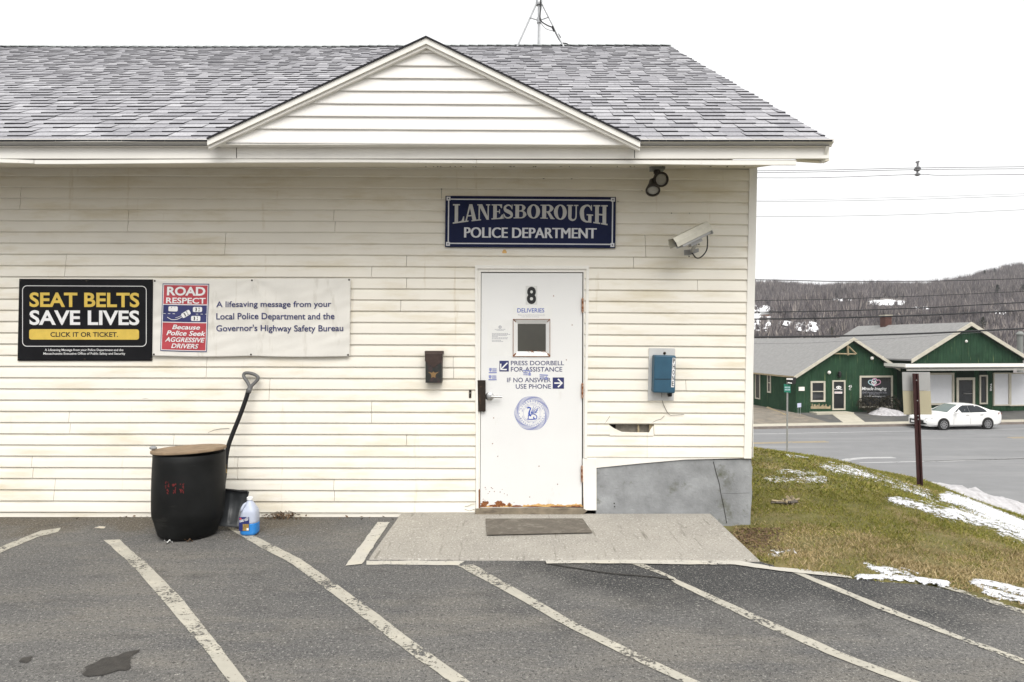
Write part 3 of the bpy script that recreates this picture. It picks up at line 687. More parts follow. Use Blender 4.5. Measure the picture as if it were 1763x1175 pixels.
mb = MB(); mb.quad(W(ix0-.5, iy0-.5, DO-.019), W(ix1+.5, iy0-.5, DO-.019), W(ix1+.5, iy1+.5, DO-.019), W(ix0-.5, iy1+.5, DO-.019)); mb.build('window_pane', 'glass_film', door)
# latch guard, lever handle, hinges
mb = MB(); mb.prism([W(822, 655, .024), W(836, 655, .024), W(836, 709, .024), W(823, 709, .024)], (0, .026, 0)); mb.build('latch_guard', 'bronze', door, bevel=.003)
mb = MB(); c = W(843, 682.5, DO)
mb.lathe([(.037, 0), (.037, .006), (.03, .012), (.018, .016), (.015, .05), (.017, .058), (0.001, .06)], c, (0, -1, 0), 24)
hp = [c+Vector((0, -.045, 0)), c+Vector((.03, -.05, .001)), c+Vector((.075, -.05, .0)), c+Vector((.108, -.045, -.003))]
mb.tube(hp, [.013, .011, .010, .009], 10); smooth_by_angle(mb.build('handle', 'steel', door), 40)
for y0, y1, x in ((514.5, 537.5, 1003), (661, 685, 1002.7), (803, 829.5, 1002)):
    mb = MB()
    for k in range(5):
        a = y0+(y1-y0)*k/5; b_ = y0+(y1-y0)*(k+.9)/5
        mb.tube([W(x, a, .010), W(x, b_, .010)], .0095 if k % 2 else .0105, 8, mi=k % 2)
    mb.tube([W(x, y0-1.5, .010), W(x, y1+1.5, .010)], .006, 8, mi=0)
    mb.build('hinge', ['rusty_metal', 'rust'], door)
mb = MB(); mb.prism([W(818, 876, .03), W(1004, 876, .03), W(1011, 880, .03), W(1003, 887, .03), W(818, 887, .03)], (0, .07, 0)); mb.build('threshold', 'sill_wood', B, bevel=.003)
mb = MB(); mb.box((X_(817), -.02, .0), (X_(1012), .0, .024)); mb.build('sill_gap', 'dark_gap', B)
mb = MB(); mb.prism([W(826, 874.7, .0), W(1003, 874.2, .0), W(1003, 877.5, .0), W(826, 877.5, .0)], (0, .05, 0)); mb.build('door_gap', 'dark_gap', B)
# lettering and stickers on the door
mb = MB(); flat(mb, [(905, 492.5), (925, 492.5), (925, 525), (905, 525)], dmap(.0008)); mb.build('sticker', 'clear_sticker', door)
text('8', (907, 494, 923, 524), dmap(.0016), 'black_print', door, 'number', .035)
mb = MB(); flat(mb, [(883, 525.5), (951, 526), (951, 548), (883, 547.5)], dmap(.0006)); mb.build('sticker', 'paper', door)
text('DELIVERIES', (890.7, 531, 937, 538.5), dmap(.0014), 'blue_print', door, bold=.01)
text('Please use doorbell to the entrance at the', (892, 541.6, 938, 543.6), dmap(.0014), 'grey_print', door)
text('rear of this building', (898, 545, 928, 546.9), dmap(.0014), 'grey_print', door)
mb = MB(); flat(mb, [(839, 552), (882, 551), (882, 613.5), (838.7, 613.5)], dmap(.0006)); mb.build('notice', 'paper', door)
mb = MB(); fd = dmap(.0014); ring(mb, disc(861, 563.5, 2.6), disc(861, 563.5, 1.2), fd)
for y, a, b_ in ((567.5, 852, 870), (569.5, 855, 867), (574.5, 847, 874), (576.3, 847, 876), (578.1, 847, 872), (580, 847, 855), (582, 847, 873), (583.8, 847, 871), (586.5, 847, 862), (588.4, 847, 864)):
    x = a
    while x < b_:
        wd = random.uniform(1.2, 3.4); flat(mb, [(x, y-.5), (x+wd, y-.5), (x+wd, y+.35), (x, y+.35)], fd); x += wd+.7
mb.build('notice_print', 'grey_print', door)
text('PRESS DOORBELL', (879.6, 621.6, 971, 629.2), dmap(.0014), 'navy_print', door, bold=.006)
text('FOR ASSISTANCE', (879.6, 632.2, 968, 640.2), dmap(.0014), 'navy_print', door, bold=.006)
text('IF NO ANSWER', (873, 650.7, 948.2, 658.6), dmap(.0014), 'navy_print', door, bold=.006)
text('USE PHONE', (888, 661.7, 948.7, 669.6), dmap(.0014), 'navy_print', door, bold=.006)
def arrow_tile(x0, y0, x1, y1, d):
    mb = MB(); flat(mb, [(x0, y0), (x1, y0), (x1, y1), (x0, y1)], dmap(.0012)); cx, cy = (x0+x1)/2, (y0+y1)/2; h = (x1-x0)*.36
    f = dmap(.0018)
    if d == 'r':
        stroke(mb, [(cx-h, cy), (cx+h*.9, cy)], 2.4, f, 1); stroke(mb, [(cx-h*.1, cy-h), (cx+h*.95, cy), (cx-h*.1, cy+h)], 2.6, dmap(.0022), 1)
    else:
        stroke(mb, [(cx+h, cy-h), (cx-h*.8, cy+h*.8)], 2.2, f, 1); stroke(mb, [(cx-h, cy-h*.7), (cx-h, cy+h), (cx+h*.8, cy+h)], 2.4, dmap(.0022), 1)
    mb.build('arrow_sticker', ['navy_print', 'white_print'], door, fixn=False)
arrow_tile(859.8, 621.5, 876, 640, 'dl'); arrow_tile(951.6, 650.2, 971, 669.6, 'r')
for x0, y0, x1, y1, fl, rt in ((841.6, 634, 855.3, 642.8, 0, 0), (841, 646.3, 855, 655, 0, 0), (900.6, 637.5, 914.6, 646.7, 1, .06), (929, 645, 943.4, 654, 1, .06)):
    mb = MB(); f0 = dmap(.0024); cx, cy = (x0+x1)/2, (y0+y1)/2
    f = (lambda x, y: f0(2*cx-x, 2*cy-y+(cx-x)*rt)) if fl else f0
    flat(mb, [(x0, y1-2), (x1, y1-2), (x1, y1), (x0, y1)], f)
    flat(mb, [(x0+.6, y0), (x0+5, y0), (x0+5, y0+4), (x0+2.8, y1-2.6), (x0+.6, y0+4)], f)
    for q in range(3): ring(mb, [(x0+6+q*2.6, y0+.3), (x0+8.2+q*2.6, y0+.3), (x0+8.2+q*2.6, y0+3), (x0+6+q*2.6, y0+3)], [(x0+6.6+q*2.6, y0+.9), (x0+7.6+q*2.6, y0+.9), (x0+7.6+q*2.6, y0+2.4), (x0+6.6+q*2.6, y0+2.4)], f)
    flat(mb, [(x0+6, y0+4), (x1-.3, y0+4), (x1-.3, y0+5.6), (x0+6, y0+5.6)], f)
    mb.build('badge_sticker', 'lilac_print', door, fixn=False)
# town seal: ribbed rim, ring of words, winged beast with a curled tail
mb = MB(); sc_ = (915.5, 711.8); f = dmap(.0012)
for q in range(6):
    r = 29.4-q*1.15; pts = 72
    ro = [(sc_[0]+(r+.55*math.cos(6*a+q*.9))*math.cos(a), sc_[1]+(r+.55*math.cos(6*a+q*.9))*math.sin(a)) for a in [2*math.pi*k/pts for k in range(pts)]]
    ri = [(sc_[0]+(r-.62+.55*math.cos(6*a+q*.9))*math.cos(a), sc_[1]+(r-.62+.55*math.cos(6*a+q*.9))*math.sin(a)) for a in [2*math.pi*k/pts for k in range(pts)]]
    ring(mb, ro, ri, f)
for r in (14.6,): ring(mb, disc(*sc_, r, n=48), disc(*sc_, r-.35, n=48), f)
def arctext(s, r, a0, a1, h, bot=False):
    n = len(s)
    for i, ch in enumerate(s):
        if ch == ' ': continue
        a = math.radians(a0+(a1-a0)*(i+.5)/n); vs, fs = glyphs(ch, .012)
        wd = h*.78
        def g(u, v):
            uu = (u-.5)*wd; vv = (v-.5)*h
            if not bot: rr = r+vv; aa = a+uu/r; 
            else: rr = r-vv; aa = a-uu/r
            return f(sc_[0]+rr*math.sin(aa), sc_[1]-rr*math.cos(aa))
        mb.add([g(u, v) for u, v in vs], fs)
arctext('LANESBOROUGH', 20.8, -72, 72, 3.4); arctext('MASSACHUSETTS', 20.8, 250, 110, 3.0, True)
arctext('INC JUNE TWENTY FIRST', 16.6, -80, 80, 1.8); arctext('SEVENTEEN SIXTY FIVE', 16.6, 255, 105, 1.8, True)
for s_ in (-1, 1):
    for q in (-1, 0, 1): flat(mb, disc(sc_[0]+s_*21.4, sc_[1]+q*5.6, .8, n=6), f)
mb.build('seal_rim', 'lilac_print', door, fixn=False)
mb = MB(); f2 = dmap(.0016); ox, oy = sc_
def bs(pts, wd, k=0): stroke(mb, catmull([(ox+x, oy+y) for x, y in pts], 5), wd if not isinstance(wd, list) else list(np.interp(np.linspace(0, 1, (len(pts)-1)*5+1), np.linspace(0, 1, len(wd)), wd)), dmap(.0016+k*.0001))
bs([(-1.5, 5), (-4.5, 1), (-3.6, -4), (-2.2, -8), (-4, -9.8), (-8, -8.4)], [2.6, 3, 2.2, 2, 2.4, 1])
bs([(-3, -9.5), (-5.5, -10.8), (-9, -9.8)], [1.4, 1.2, .5], 1)
bs([(-4.5, 1), (-6, 6), (-5.5, 9), (-8, 9.8)], [2, 1.2, 1, .8], 2)
bs([(-3, 3), (2, 1.2), (6, 2.5), (8.8, 6), (7, 9.8), (3.8, 9), (3.6, 6)], [1, 1.2, 1.4, 1.4, 1.6, 2.2, 1.6], 3)
bs([(-8.5, 10.2), (-3, 10.6), (3, 10.4), (7.5, 10)], [.6, 1.6, 1.4, .6], 4)
for i, (x, y) in enumerate([(4, -13), (8, -11.4), (10.5, -8.6), (11, -5), (10, -1.5)]): bs([(-1.5, -1+i*.4), (x*.5, y*.6), (x, y)], [.5, .7, .3], 5+i)
bs([(10.5, -8.6), (8, -3.5), (5.2, 0)], [.6, 1.6, .8], 11)
mb.build('seal_emblem', 'blue_print', door, fixn=False)

# ---- eaves, fascia, roof
DE = 5.20; DR = 10.52; YE = DE-DW
def Fp(px, py, off=0.0): return P(px, py, DE-off)
XRK = X_(1428, DE)
mb = MB()
mb.box((-16, YE, Z_(273.5, DE)), (XRK, YE+.025, Z_(246.6, DE)))                       # fascia board
fas = mb.build('fascia', 'white_trim', B, bevel=.003)
mb = MB()      # drip edge / crown strip above the fascia
for (y0, y1, o) in ((245, 248.2, .055), (248.4, 251.5, .03)): pass
prof = [(.0, 0), (.062, .004), (.058, -.016), (.030, -.030), (.026, -.040), (.002, -.042)]
zc0 = Z_(244.5, DE)
for xa, xb in ((-16, X_(370, DE)), (X_(1098, DE), X_(1436, DE-.06))):
    n = len(prof); vs = [(xa, YE-o, zc0+h) for o, h in prof]+[(xb, YE-o, zc0+h) for o, h in prof]
    mb.add(vs, [(i, (i+1) % n, n+(i+1) % n, n+i) for i in range(n)]+[tuple(range(n)), tuple(range(2*n-1, n-1, -1))])
mb.build('drip_edge', 'white_trim', B)
# joints in the fascia
mb = MB()
for px in (407, 1092): mb.box((X_(px, DE), YE-.002, Z_(272.5, DE)), (X_(px, DE)+.004, YE+.001, Z_(249, DE)))
pieces(mb.build('fascia_joint', 'dark_gap', B))
# loose frieze strip and sloping soffit
ZS0, ZS1 = Z_(276, DE), Z_(289, DW)
mb = MB()
def strip(pxs, ytop, ybot, off=.012):
    n = len(pxs); Dq = DE+.014
    vs = [P(x, y, Dq-off) for x, y in zip(pxs, ytop)]+[P(x, y, Dq-off) for x, y in zip(pxs, ybot)]
    vs += [v+Vector((0, .02, 0)) for v in vs]
    fs = [(i, i+1, n+i+1, n+i) for i in range(n-1)]+[(2*n+i+1, 2*n+i, 3*n+i, 3*n+i+1) for i in range(n-1)]+[(n+i, n+i+1, 3*n+i+1, 3*n+i) for i in range(n-1)]+[(i+1, i, 2*n+i, 2*n+i+1) for i in range(n-1)]+[(0, n, 3*n, 2*n), (n-1, 3*n-1, 4*n-1, 2*n-1)]
    mb.add(vs, fs)
strip([-60, 0, 58], [272.5, 274, 276], [278, 280, 281.5])
strip([59.5, 120, 300, 420, 620, 820], [276, 276, 275, 274.5, 275, 276], [282.5, 282.5, 281, 280, 279.5, 281])
strip([821, 1000, 1105, 1240, 1371], [276, 276.5, 276.5, 276.5, 277], [281, 282, 282.5, 284, 284.2])
pieces(mb.build('frieze_board', 'white_trim', B))
mb = MB()
a0 = [(-16, YE+.03, Z_(277, DE)), (X_(1371, DE+.05), YE+.03, Z_(277, DE)), (XR+.03, .02, ZS1), (-16, .02, ZS1)]
mb.add(a0+[(x, y, z+.012) for x, y, z in a0], [(0, 1, 2, 3), (7, 6, 5, 4), (0, 4, 5, 1), (1, 5, 6, 2)])
b0 = [(X_(1371, DE+.05)+.002, YE+.03, Z_(274.6, DE)), (X_(1424, DE), YE+.03, Z_(276.5, DE)), (X_(1424, DE), YB+.3, Z_(270, DE)), (XR, YB+.3, Z_(270, DE)), (XR+.02, YE+.03, Z_(273, DE))]
mb.build('soffit', 'soffit', B)
mb = MB(); mb.prism([P(1372, 273.8, DE+.08), P(1428, 274.5, DE+.08), P(1428, 276.5, DE+.08), P(1419, 278.3, DE+.08), P(1372, 275.5, DE+.08)], (0, .06, 0)); mb.build('rake_soffit', 'soffit', B)
mb = MB()
for _ in range(60):
    x = random.uniform(700, 1290); y = random.choice((283.5, 288, 303)) + random.uniform(-.5, .5)
    p = P(x, 287.2, DE+.3) if random.random() < .5 else W(x, y if y < 290 else cy_(random.randint(0, 6), x)-.3, .014)
    mb.obox(p, (random.uniform(.002, .007), 0, 0), (0, .002, 0), (0, 0, random.uniform(.001, .003)))
mb.build('mildew_spot', 'crack', B)
# thin conduit strip under the soffit
mb = MB(); mb.box((X_(420), -.012, Z_(291.2)), (X_(1289), -.001, Z_(288.5))); mb.build('j_channel', 'white_trim', B)
# main roof slope
ZE0 = Z_(244, DE-.06); YE0 = YE-.06
ZRIDGE = Z_(80.5, DR); YRIDGE = DR-DW
LS = math.hypot(YRIDGE-YE0, ZRIDGE-ZE0); UY, UZ = (YRIDGE-YE0)/LS, (ZRIDGE-ZE0)/LS; NYv, NZv = -UZ, UY
XRE = X_(1435, DE-.06); XL = -16.0
def RP(x, l, h=0.0): return Vector((x, YE0+UY*l+NYv*h, ZE0+UZ*l+NZv*h+.012*math.sin(x*.5+1)*l/LS))
mb = MB()
mb.add([RP(XL, 0, -.03), RP(XRE-.02, 0, -.03), RP(XRE-.02, LS, -.03), RP(XL, LS, -.03), (XL, 2*YRIDGE-YE0, ZE0), (XRE-.02, 2*YRIDGE-YE0, ZE0)], [(0, 1, 2, 3), (3, 2, 5, 4)])
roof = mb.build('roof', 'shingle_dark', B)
mb = MB(); ex = .1495; nc = int(LS/ex)+1
for c in range(nc):
    l0 = c*ex; l1 = min(l0+ex+.02, LS+.01)
    vis0 = -8.5-(l0/LS)*5.0
    x = vis0+random.uniform(-.2, 0); thick = random.random() < .5
    cw = .006*noise.noise(Vector((c*.7, 0, 3)))
    while x < XRE:
        wd = random.uniform(.10, .21); x1 = min(x+wd, XRE+random.uniform(-.008, .006))
        if x1-x > .02:
            hb = (.0128 if thick else .0068)+random.uniform(-.001, .001); drop = (0.0 if thick else .003) if c else 0
            if not c: hb = .012
            sl = lambda xx: cw+.004*noise.noise(Vector((xx*1.1, c*3.3, 0)))
            g = .0012
            p0, p1 = RP(x+g, l0+drop+sl(x), hb), RP(x1-g, l0+drop+sl(x1), hb)
            q1, q0 = RP(x1-g, l1, .0015), RP(x+g, l1, .0015)
            dh = -.012 if c else -.001
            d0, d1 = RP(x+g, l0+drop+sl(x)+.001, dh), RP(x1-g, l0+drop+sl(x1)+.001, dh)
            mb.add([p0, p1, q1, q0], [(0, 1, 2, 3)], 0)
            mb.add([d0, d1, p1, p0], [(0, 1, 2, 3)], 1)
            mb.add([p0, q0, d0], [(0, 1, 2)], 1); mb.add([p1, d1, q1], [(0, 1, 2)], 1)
        x = x1; thick = not thick if random.random() < .8 else thick
        if x1 >= XRE-.01: break
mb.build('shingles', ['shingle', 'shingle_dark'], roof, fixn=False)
mb = MB(); x = -13.4
while x < XRE-.06:
    zz = .03; h0, h1 = .020, .008; x1 = min(x+.14, XRE-.02)
    for sgn in (1, -1):
        yq = YRIDGE-sgn*.11; zq = ZRIDGE-.062
        off = .012*math.sin(x*.5+1)+.006*noise.noise(Vector((x*.8, 2, 0)))
        mb.add([(x, YRIDGE, ZRIDGE+zz+off), (x1+.05, YRIDGE, ZRIDGE+zz-.012+off), (x1+.05, yq, zq+zz-.012+off), (x, yq, zq+zz+off), (x, YRIDGE, ZRIDGE+off-.01), (x, yq, zq+off-.01)], [(0, 1, 2, 3), (0, 3, 5, 4)], 0)
    x += .14
mb.build('ridge_cap', 'ridge', roof, fixn=False)
# rake board on the right gable end
mb = MB(); vs = [RP(XRE-.045, -.0, -.035), RP(XRE-.045, LS, -.035), RP(XRE-.045, LS, -.17), RP(XRE-.045, .02, -.17)]; mb.prism(vs, (.022, 0, 0)); mb.build('rake_board', 'white_trim', B)
mb = MB(); mb.add([(XR-.005, .0, 2.95), (XR-.005, YB, 2.95), (XR-.005, YRIDGE, ZRIDGE-.12)], [(0, 1, 2)]); mb.build('gable_wall', 'siding', B)
# decorative front gable
DG = DE-.085
def Gp(px, py, off=0.0): return P(px, py, DG-off)
AP = (735, 70.5); LE, RE = (365, 243.5), (1098.5, 249)
mb = MB(); base = lambda x: 246.5+(x-365)*.0062
def rake_y(x): return AP[1]+8+(LE[1]-AP[1])*(AP[0]-x)/(AP[0]-LE[0]) if x < AP[0] else AP[1]+8+(RE[1]-AP[1])*(x-AP[0])/(RE[0]-AP[0])
def xl(y): return AP[0]-(y-AP[1]-8)*(AP[0]-LE[0])/(LE[1]-AP[1])
def xr(y): return AP[0]+(y-AP[1]-8)*(RE[0]-AP[0])/(RE[1]-AP[1])
ys = [80, 91.3, 113.5, 135.3, 157.3, 179.5, 201.5, 223.6, 248.2]
for i in range(8):
    ya, yb = ys[i], ys[i+1]
    n = 14; o = len(mb.v); xa0, xb0 = xl(ya), xr(ya); xa1, xb1 = xl(yb), xr(yb)
    for k in range(n+1):
        u = k/n; xt = xa0+(xb0-xa0)*u; xb_ = xa1+(xb1-xa1)*u; tl = lambda x: (x-735)*.006
        wv = .003*noise.noise(Vector((u*6, i*4.1, 2)))
        mb.v += [tuple(Gp(xt, ya+tl(xt), -.012)), tuple(Gp(xb_, yb-2+tl(xb_), .004+wv)), tuple(Gp(xb_, yb+tl(xb_), .003+wv)), tuple(Gp(xb_, yb-.2+tl(xb_), -.013))]
    for k in range(n):
        for j in range(3): a = o+k*4+j; mb.f.append((a, a+1, a+5, a+4)); mb.mi.append(0)
mb.build('gable_siding', 'gable_siding', B, fixn=False)
mb = MB(); mb.box((X_(372, DG), DG-DW+.002, Z_(249.3, DG)), (X_(1090, DG), YE+.004, Z_(247.2, DG))); mb.build('gable_flashing', 'white_trim', B)
mb = MB(); bk = -.02   # backing of the gable and its two roof slopes running back into the main roof
ridge_l = (Gp(*AP).z-ZE0)/UZ
apx = Gp(AP[0], AP[1]); lep = Gp(*LE); rep = Gp(*RE); rb = RP(apx.x, ridge_l, .01)
mb.add([apx+Vector((0, -.05, -.004)), lep+Vector((-.02, -.05, -.004)), RP(lep.x-.02, .06, .013), rb], [(0, 1, 2, 3)]); mb.add([apx+Vector((0, -.05, -.004)), rep+Vector((.02, -.05, -.004)), RP(rep.x+.02, .06, .013), rb], [(0, 1, 2, 3)])
mb.add([Gp(AP[0], AP[1]+6, -.016), Gp(LE[0]+10, LE[1]+4, -.016), Gp(RE[0]-10, RE[1]-.6, -.016)], [(0, 1, 2)])
mb.build('gable_roof', 'shingle_dark', B, fixn=False)
def rake(p0, p1, name):
    mb = MB(); a, b_ = Vector(p0), Vector(p1); d = (b_-a).normalized(); k = 1/abs(d.x); dn = Vector((0, 0, -k))
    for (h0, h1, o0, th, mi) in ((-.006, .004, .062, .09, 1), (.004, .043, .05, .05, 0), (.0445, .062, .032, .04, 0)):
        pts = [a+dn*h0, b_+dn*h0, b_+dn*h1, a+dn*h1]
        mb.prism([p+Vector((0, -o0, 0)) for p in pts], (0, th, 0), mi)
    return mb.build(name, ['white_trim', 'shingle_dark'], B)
rake(Gp(362, 243), Gp(735, 69.5), 'rake_trim'); rake(Gp(735, 69.5), Gp(1100, 246), 'rake_trim')

# ---- things mounted on the wall
def wallthing(name, label, cat, px, py, group=None): return thing(name, label, cat, W(px, py), group)
# name board
T = wallthing('name_sign', 'navy blue name board with silver lettering above the white door', 'sign', 913, 427)
SQ = [(767, 337.5), (1060.5, 339.5), (1059.5, 427.5), (766, 425.5)]
def smap(off):
    def f(x, y):   # skewed sign plane in photo pixels of an upright 767..1060 x 338..427 frame
        u = (x-767)/293.; v = (y-338)/88.5
        px = (SQ[0][0]*(1-u)+SQ[1][0]*u)*(1-v)+(SQ[3][0]*(1-u)+SQ[2][0]*u)*v; py = (SQ[0][1]*(1-u)+SQ[1][1]*u)*(1-v)+(SQ[3][1]*(1-u)+SQ[2][1]*u)*v
        return W(px, py, .034+off)
    return f
mb = MB(); mb.prism([smap(0)(767, 338), smap(0)(1060, 338), smap(0)(1060, 426.5), smap(0)(767, 426.5)], (0, .018, 0)); mb.build('board', 'navy', T, bevel=.002)
mb = MB(); f = smap(.001); x0, y0, x1, y1 = 772.5, 343.8, 1054.5, 420.3
for a in ((x0-.9, y0, x0+1.1, y1), (x1-1.1, y0, x1+.9, y1), (x0, y0-.9, x1, y0+1.1), (x0, y1-1.1, x1, y1+.9)):
    off = .001 if a[0] in (x0-.9, x1-1.1) else .0014; flat(mb, [(a[0], a[1]), (a[2], a[1]), (a[2], a[3]), (a[0], a[3])], smap(off))
for cx, cy in ((x0-.3, y0-1), (x1+.3, y0-1), (x1+.3, y1+1), (x0-.3, y1+1)):
    flat(mb, [(cx-3.4, cy-3.4), (cx+3.4, cy-3.4), (cx+3.4, cy+3.4), (cx-3.4, cy+3.4)], smap(.0018)); flat(mb, [(cx-1, cy-1), (cx+1, cy-1), (cx+1, cy+1), (cx-1, cy+1)], smap(.0024), 1)
mb.build('border', ['silver_bright', 'navy'], T, fixn=False)
_v, _f = glyphs('POLICE DEPARTMENT'); mb = MB()
for i_, dx_ in enumerate((-.8, -.3, .3, .8)):
    mb.add([smap(.0012+.0002*i_)(800.4+dx_+u*226.4, 410.2-v*18) for u, v in _v], _f)
mb.build('lettering', 'silver_bright', T, fixn=False)
# LANESBOROUGH: heavy wedge-serif capitals, flat tops, feet arched up in the middle
def arch(x): u = (x-913)/133.; return 376+10.8*abs(u)**2.0+.4*u
LET = [('L', 780, 799.5), ('A', 799, 822), ('N', 822, 844), ('E', 846.5, 866), ('S', 866.3, 883.5), ('B', 884.5, 905.5), ('O', 907.5, 929.8), ('R', 930.5, 955), ('O', 953.6, 975.6), ('U', 975.8, 995.5), ('G', 998, 1021), ('H', 1021.5, 1046)]
mb = MB(); zk = [0]
for ch, xa, xb in LET:
    def g(u, v, xa=xa, xb=xb):
        zk[0] += 0; x = xa+(xb-xa)*u; yt = 352.3; yb = arch(x); return smap(.0012+lay*.00025)(x, yb+(yt-yb)*v)
    lay = 0
    def poly(pts):
        global lay
        mb.add([g(*p) for p in pts], [tuple(range(len(pts)))]); lay += 1
    def rct(u0, v0, u1, v1): poly([(u0, v0), (u1, v0), (u1, v1), (u0, v1)])
    def path(pts, wd, n=5):
        global lay
        pp = catmull(pts, n); ww = list(np.interp(np.linspace(0, 1, len(pp)), np.linspace(0, 1, len(wd)), wd)); vs = []
        for i, (x, y) in enumerate(pp):
            xa_, ya_ = pp[max(i-1, 0)]; xb_, yb_ = pp[min(i+1, len(pp)-1)]; l = math.hypot(xb_-xa_, yb_-ya_) or 1
            nx, ny = -(yb_-ya_)/l, (xb_-xa_)/l; vs += [g(x+nx*ww[i]/2, y+ny*ww[i]/2*.8), g(x-nx*ww[i]/2, y-ny*ww[i]/2*.8)]
        mb.add(vs, [(2*i, 2*i+1, 2*i+3, 2*i+2) for i in range(len(pp)-1)]); lay += 1
    sf = .07
    if ch == 'L': rct(.16, 0, .46, 1); rct(.0, 1-sf, .62, 1); rct(0, 0, .9, sf); poly([(.6, 0), (1, 0), (1, .32), (.92, .32), (.78, .1), (.6, .07)])
    if ch == 'A': poly([(.40, 1), (.62, 1), (.95, 0), (.66, 0)]); poly([(.40, 1), (.52, 1), (.20, 0), (.10, 0)]); rct(.25, .3, .7, .37); rct(0, 0, .34, sf); rct(.58, 0, 1, sf)
    if ch == 'N': rct(.1, 0, .2, 1); poly([(.05, 1), (.38, 1), (.92, 0), (.74, 0)]); rct(.8, .0, .9, 1); rct(0, 0, .3, sf); rct(.68, 1-sf, 1, 1); rct(0, 1-sf, .3, 1)
    if ch == 'E': rct(.14, 0, .46, 1); rct(0, 1-sf, .92, 1); rct(0, 0, .94, sf); poly([(.92, 1), (.92, .74), (.84, .74), (.72, .9), (.5, .94), (.5, 1)]); poly([(1, 0), (1, .3), (.92, .3), (.76, .1), (.5, .06), (.5, 0)]); rct(.4, .48, .72, .55); rct(.66, .38, .74, .66)
    if ch == 'S': path([(.88, .72), (.74, .9), (.46, .95), (.2, .82), (.22, .62), (.5, .5), (.8, .36), (.84, .16), (.56, .05), (.26, .1), (.1, .3)], [.08, .12, .13, .22, .30, .34, .30, .22, .13, .12, .08]); rct(.86, .66, .93, 1); rct(.04, 0, .11, .36)
    if ch == 'B': rct(.14, 0, .44, 1); rct(0, 1-sf, .55, 1); rct(0, 0, .55, sf); path([(.4, .96), (.68, .95), (.82, .77), (.68, .56), (.4, .53)], [.07, .12, .30, .12, .07]); path([(.4, .53), (.76, .5), (.9, .28), (.74, .06), (.4, .035)], [.07, .12, .30, .12, .07])
    if ch == 'O':
        o_ = [(.5+.5*math.cos(2*math.pi*k/28), .5+.52*math.sin(2*math.pi*k/28)) for k in range(28)]; i_ = [(.5+.2*math.cos(2*math.pi*k/28), .5+.44*math.sin(2*math.pi*k/28)) for k in range(28)]
        mb.add([g(*p) for p in o_]+[g(*p) for p in i_], [(k, (k+1) % 28, 28+(k+1) % 28, 28+k) for k in range(28)])
    if ch == 'R': rct(.12, 0, .4, 1); rct(0, 1-sf, .5, 1); rct(0, 0, .52, sf); path([(.36, .96), (.64, .95), (.78, .74), (.62, .52), (.36, .49)], [.07, .12, .28, .12, .07]); poly([(.44, .5), (.64, .5), (.96, .03), (.96, 0), (.72, 0)]); rct(.7, 0, 1, sf*.8)
    if ch == 'U': rct(.12, .34, .42, 1); rct(.76, .32, .87, 1); rct(0, 1-sf, .55, 1); rct(.62, 1-sf, 1, 1); path([(.27, .36), (.29, .14), (.52, .03), (.76, .14), (.815, .34)], [.30, .28, .14, .11, .11])
    if ch == 'G': path([(.88, .72), (.74, .92), (.5, .97), (.22, .8), (.16, .5), (.24, .18), (.5, .03), (.76, .08)], [.08, .12, .12, .28, .32, .28, .12, .10]); rct(.84, .68, .91, 1); rct(.64, .0, .88, .42); rct(.52, .40, 1, .40+sf)
    if ch == 'H': rct(.12, 0, .38, 1); rct(.64, 0, .9, 1); rct(.3, .46, .7, .54); rct(0, 1-sf, .48, 1); rct(.54, 1-sf, 1, 1); rct(0, 0, .48, sf); rct(.54, 0, 1, sf)
mb.build('lettering', 'silver', T, fixn=False)
mb = MB(); rr = []
for k in range(14): a = 2*math.pi*k/14; rr.append((868.5+3.6*math.cos(a)*(1+.3*math.sin(3*a)), 433.5+4.2*math.sin(a)*(1+.2*math.cos(2*a))))
flat(mb, rr, lambda x, y: W(x, y, .0145)); mb.build('rust_stain', 'rust_stain', B, fixn=False)

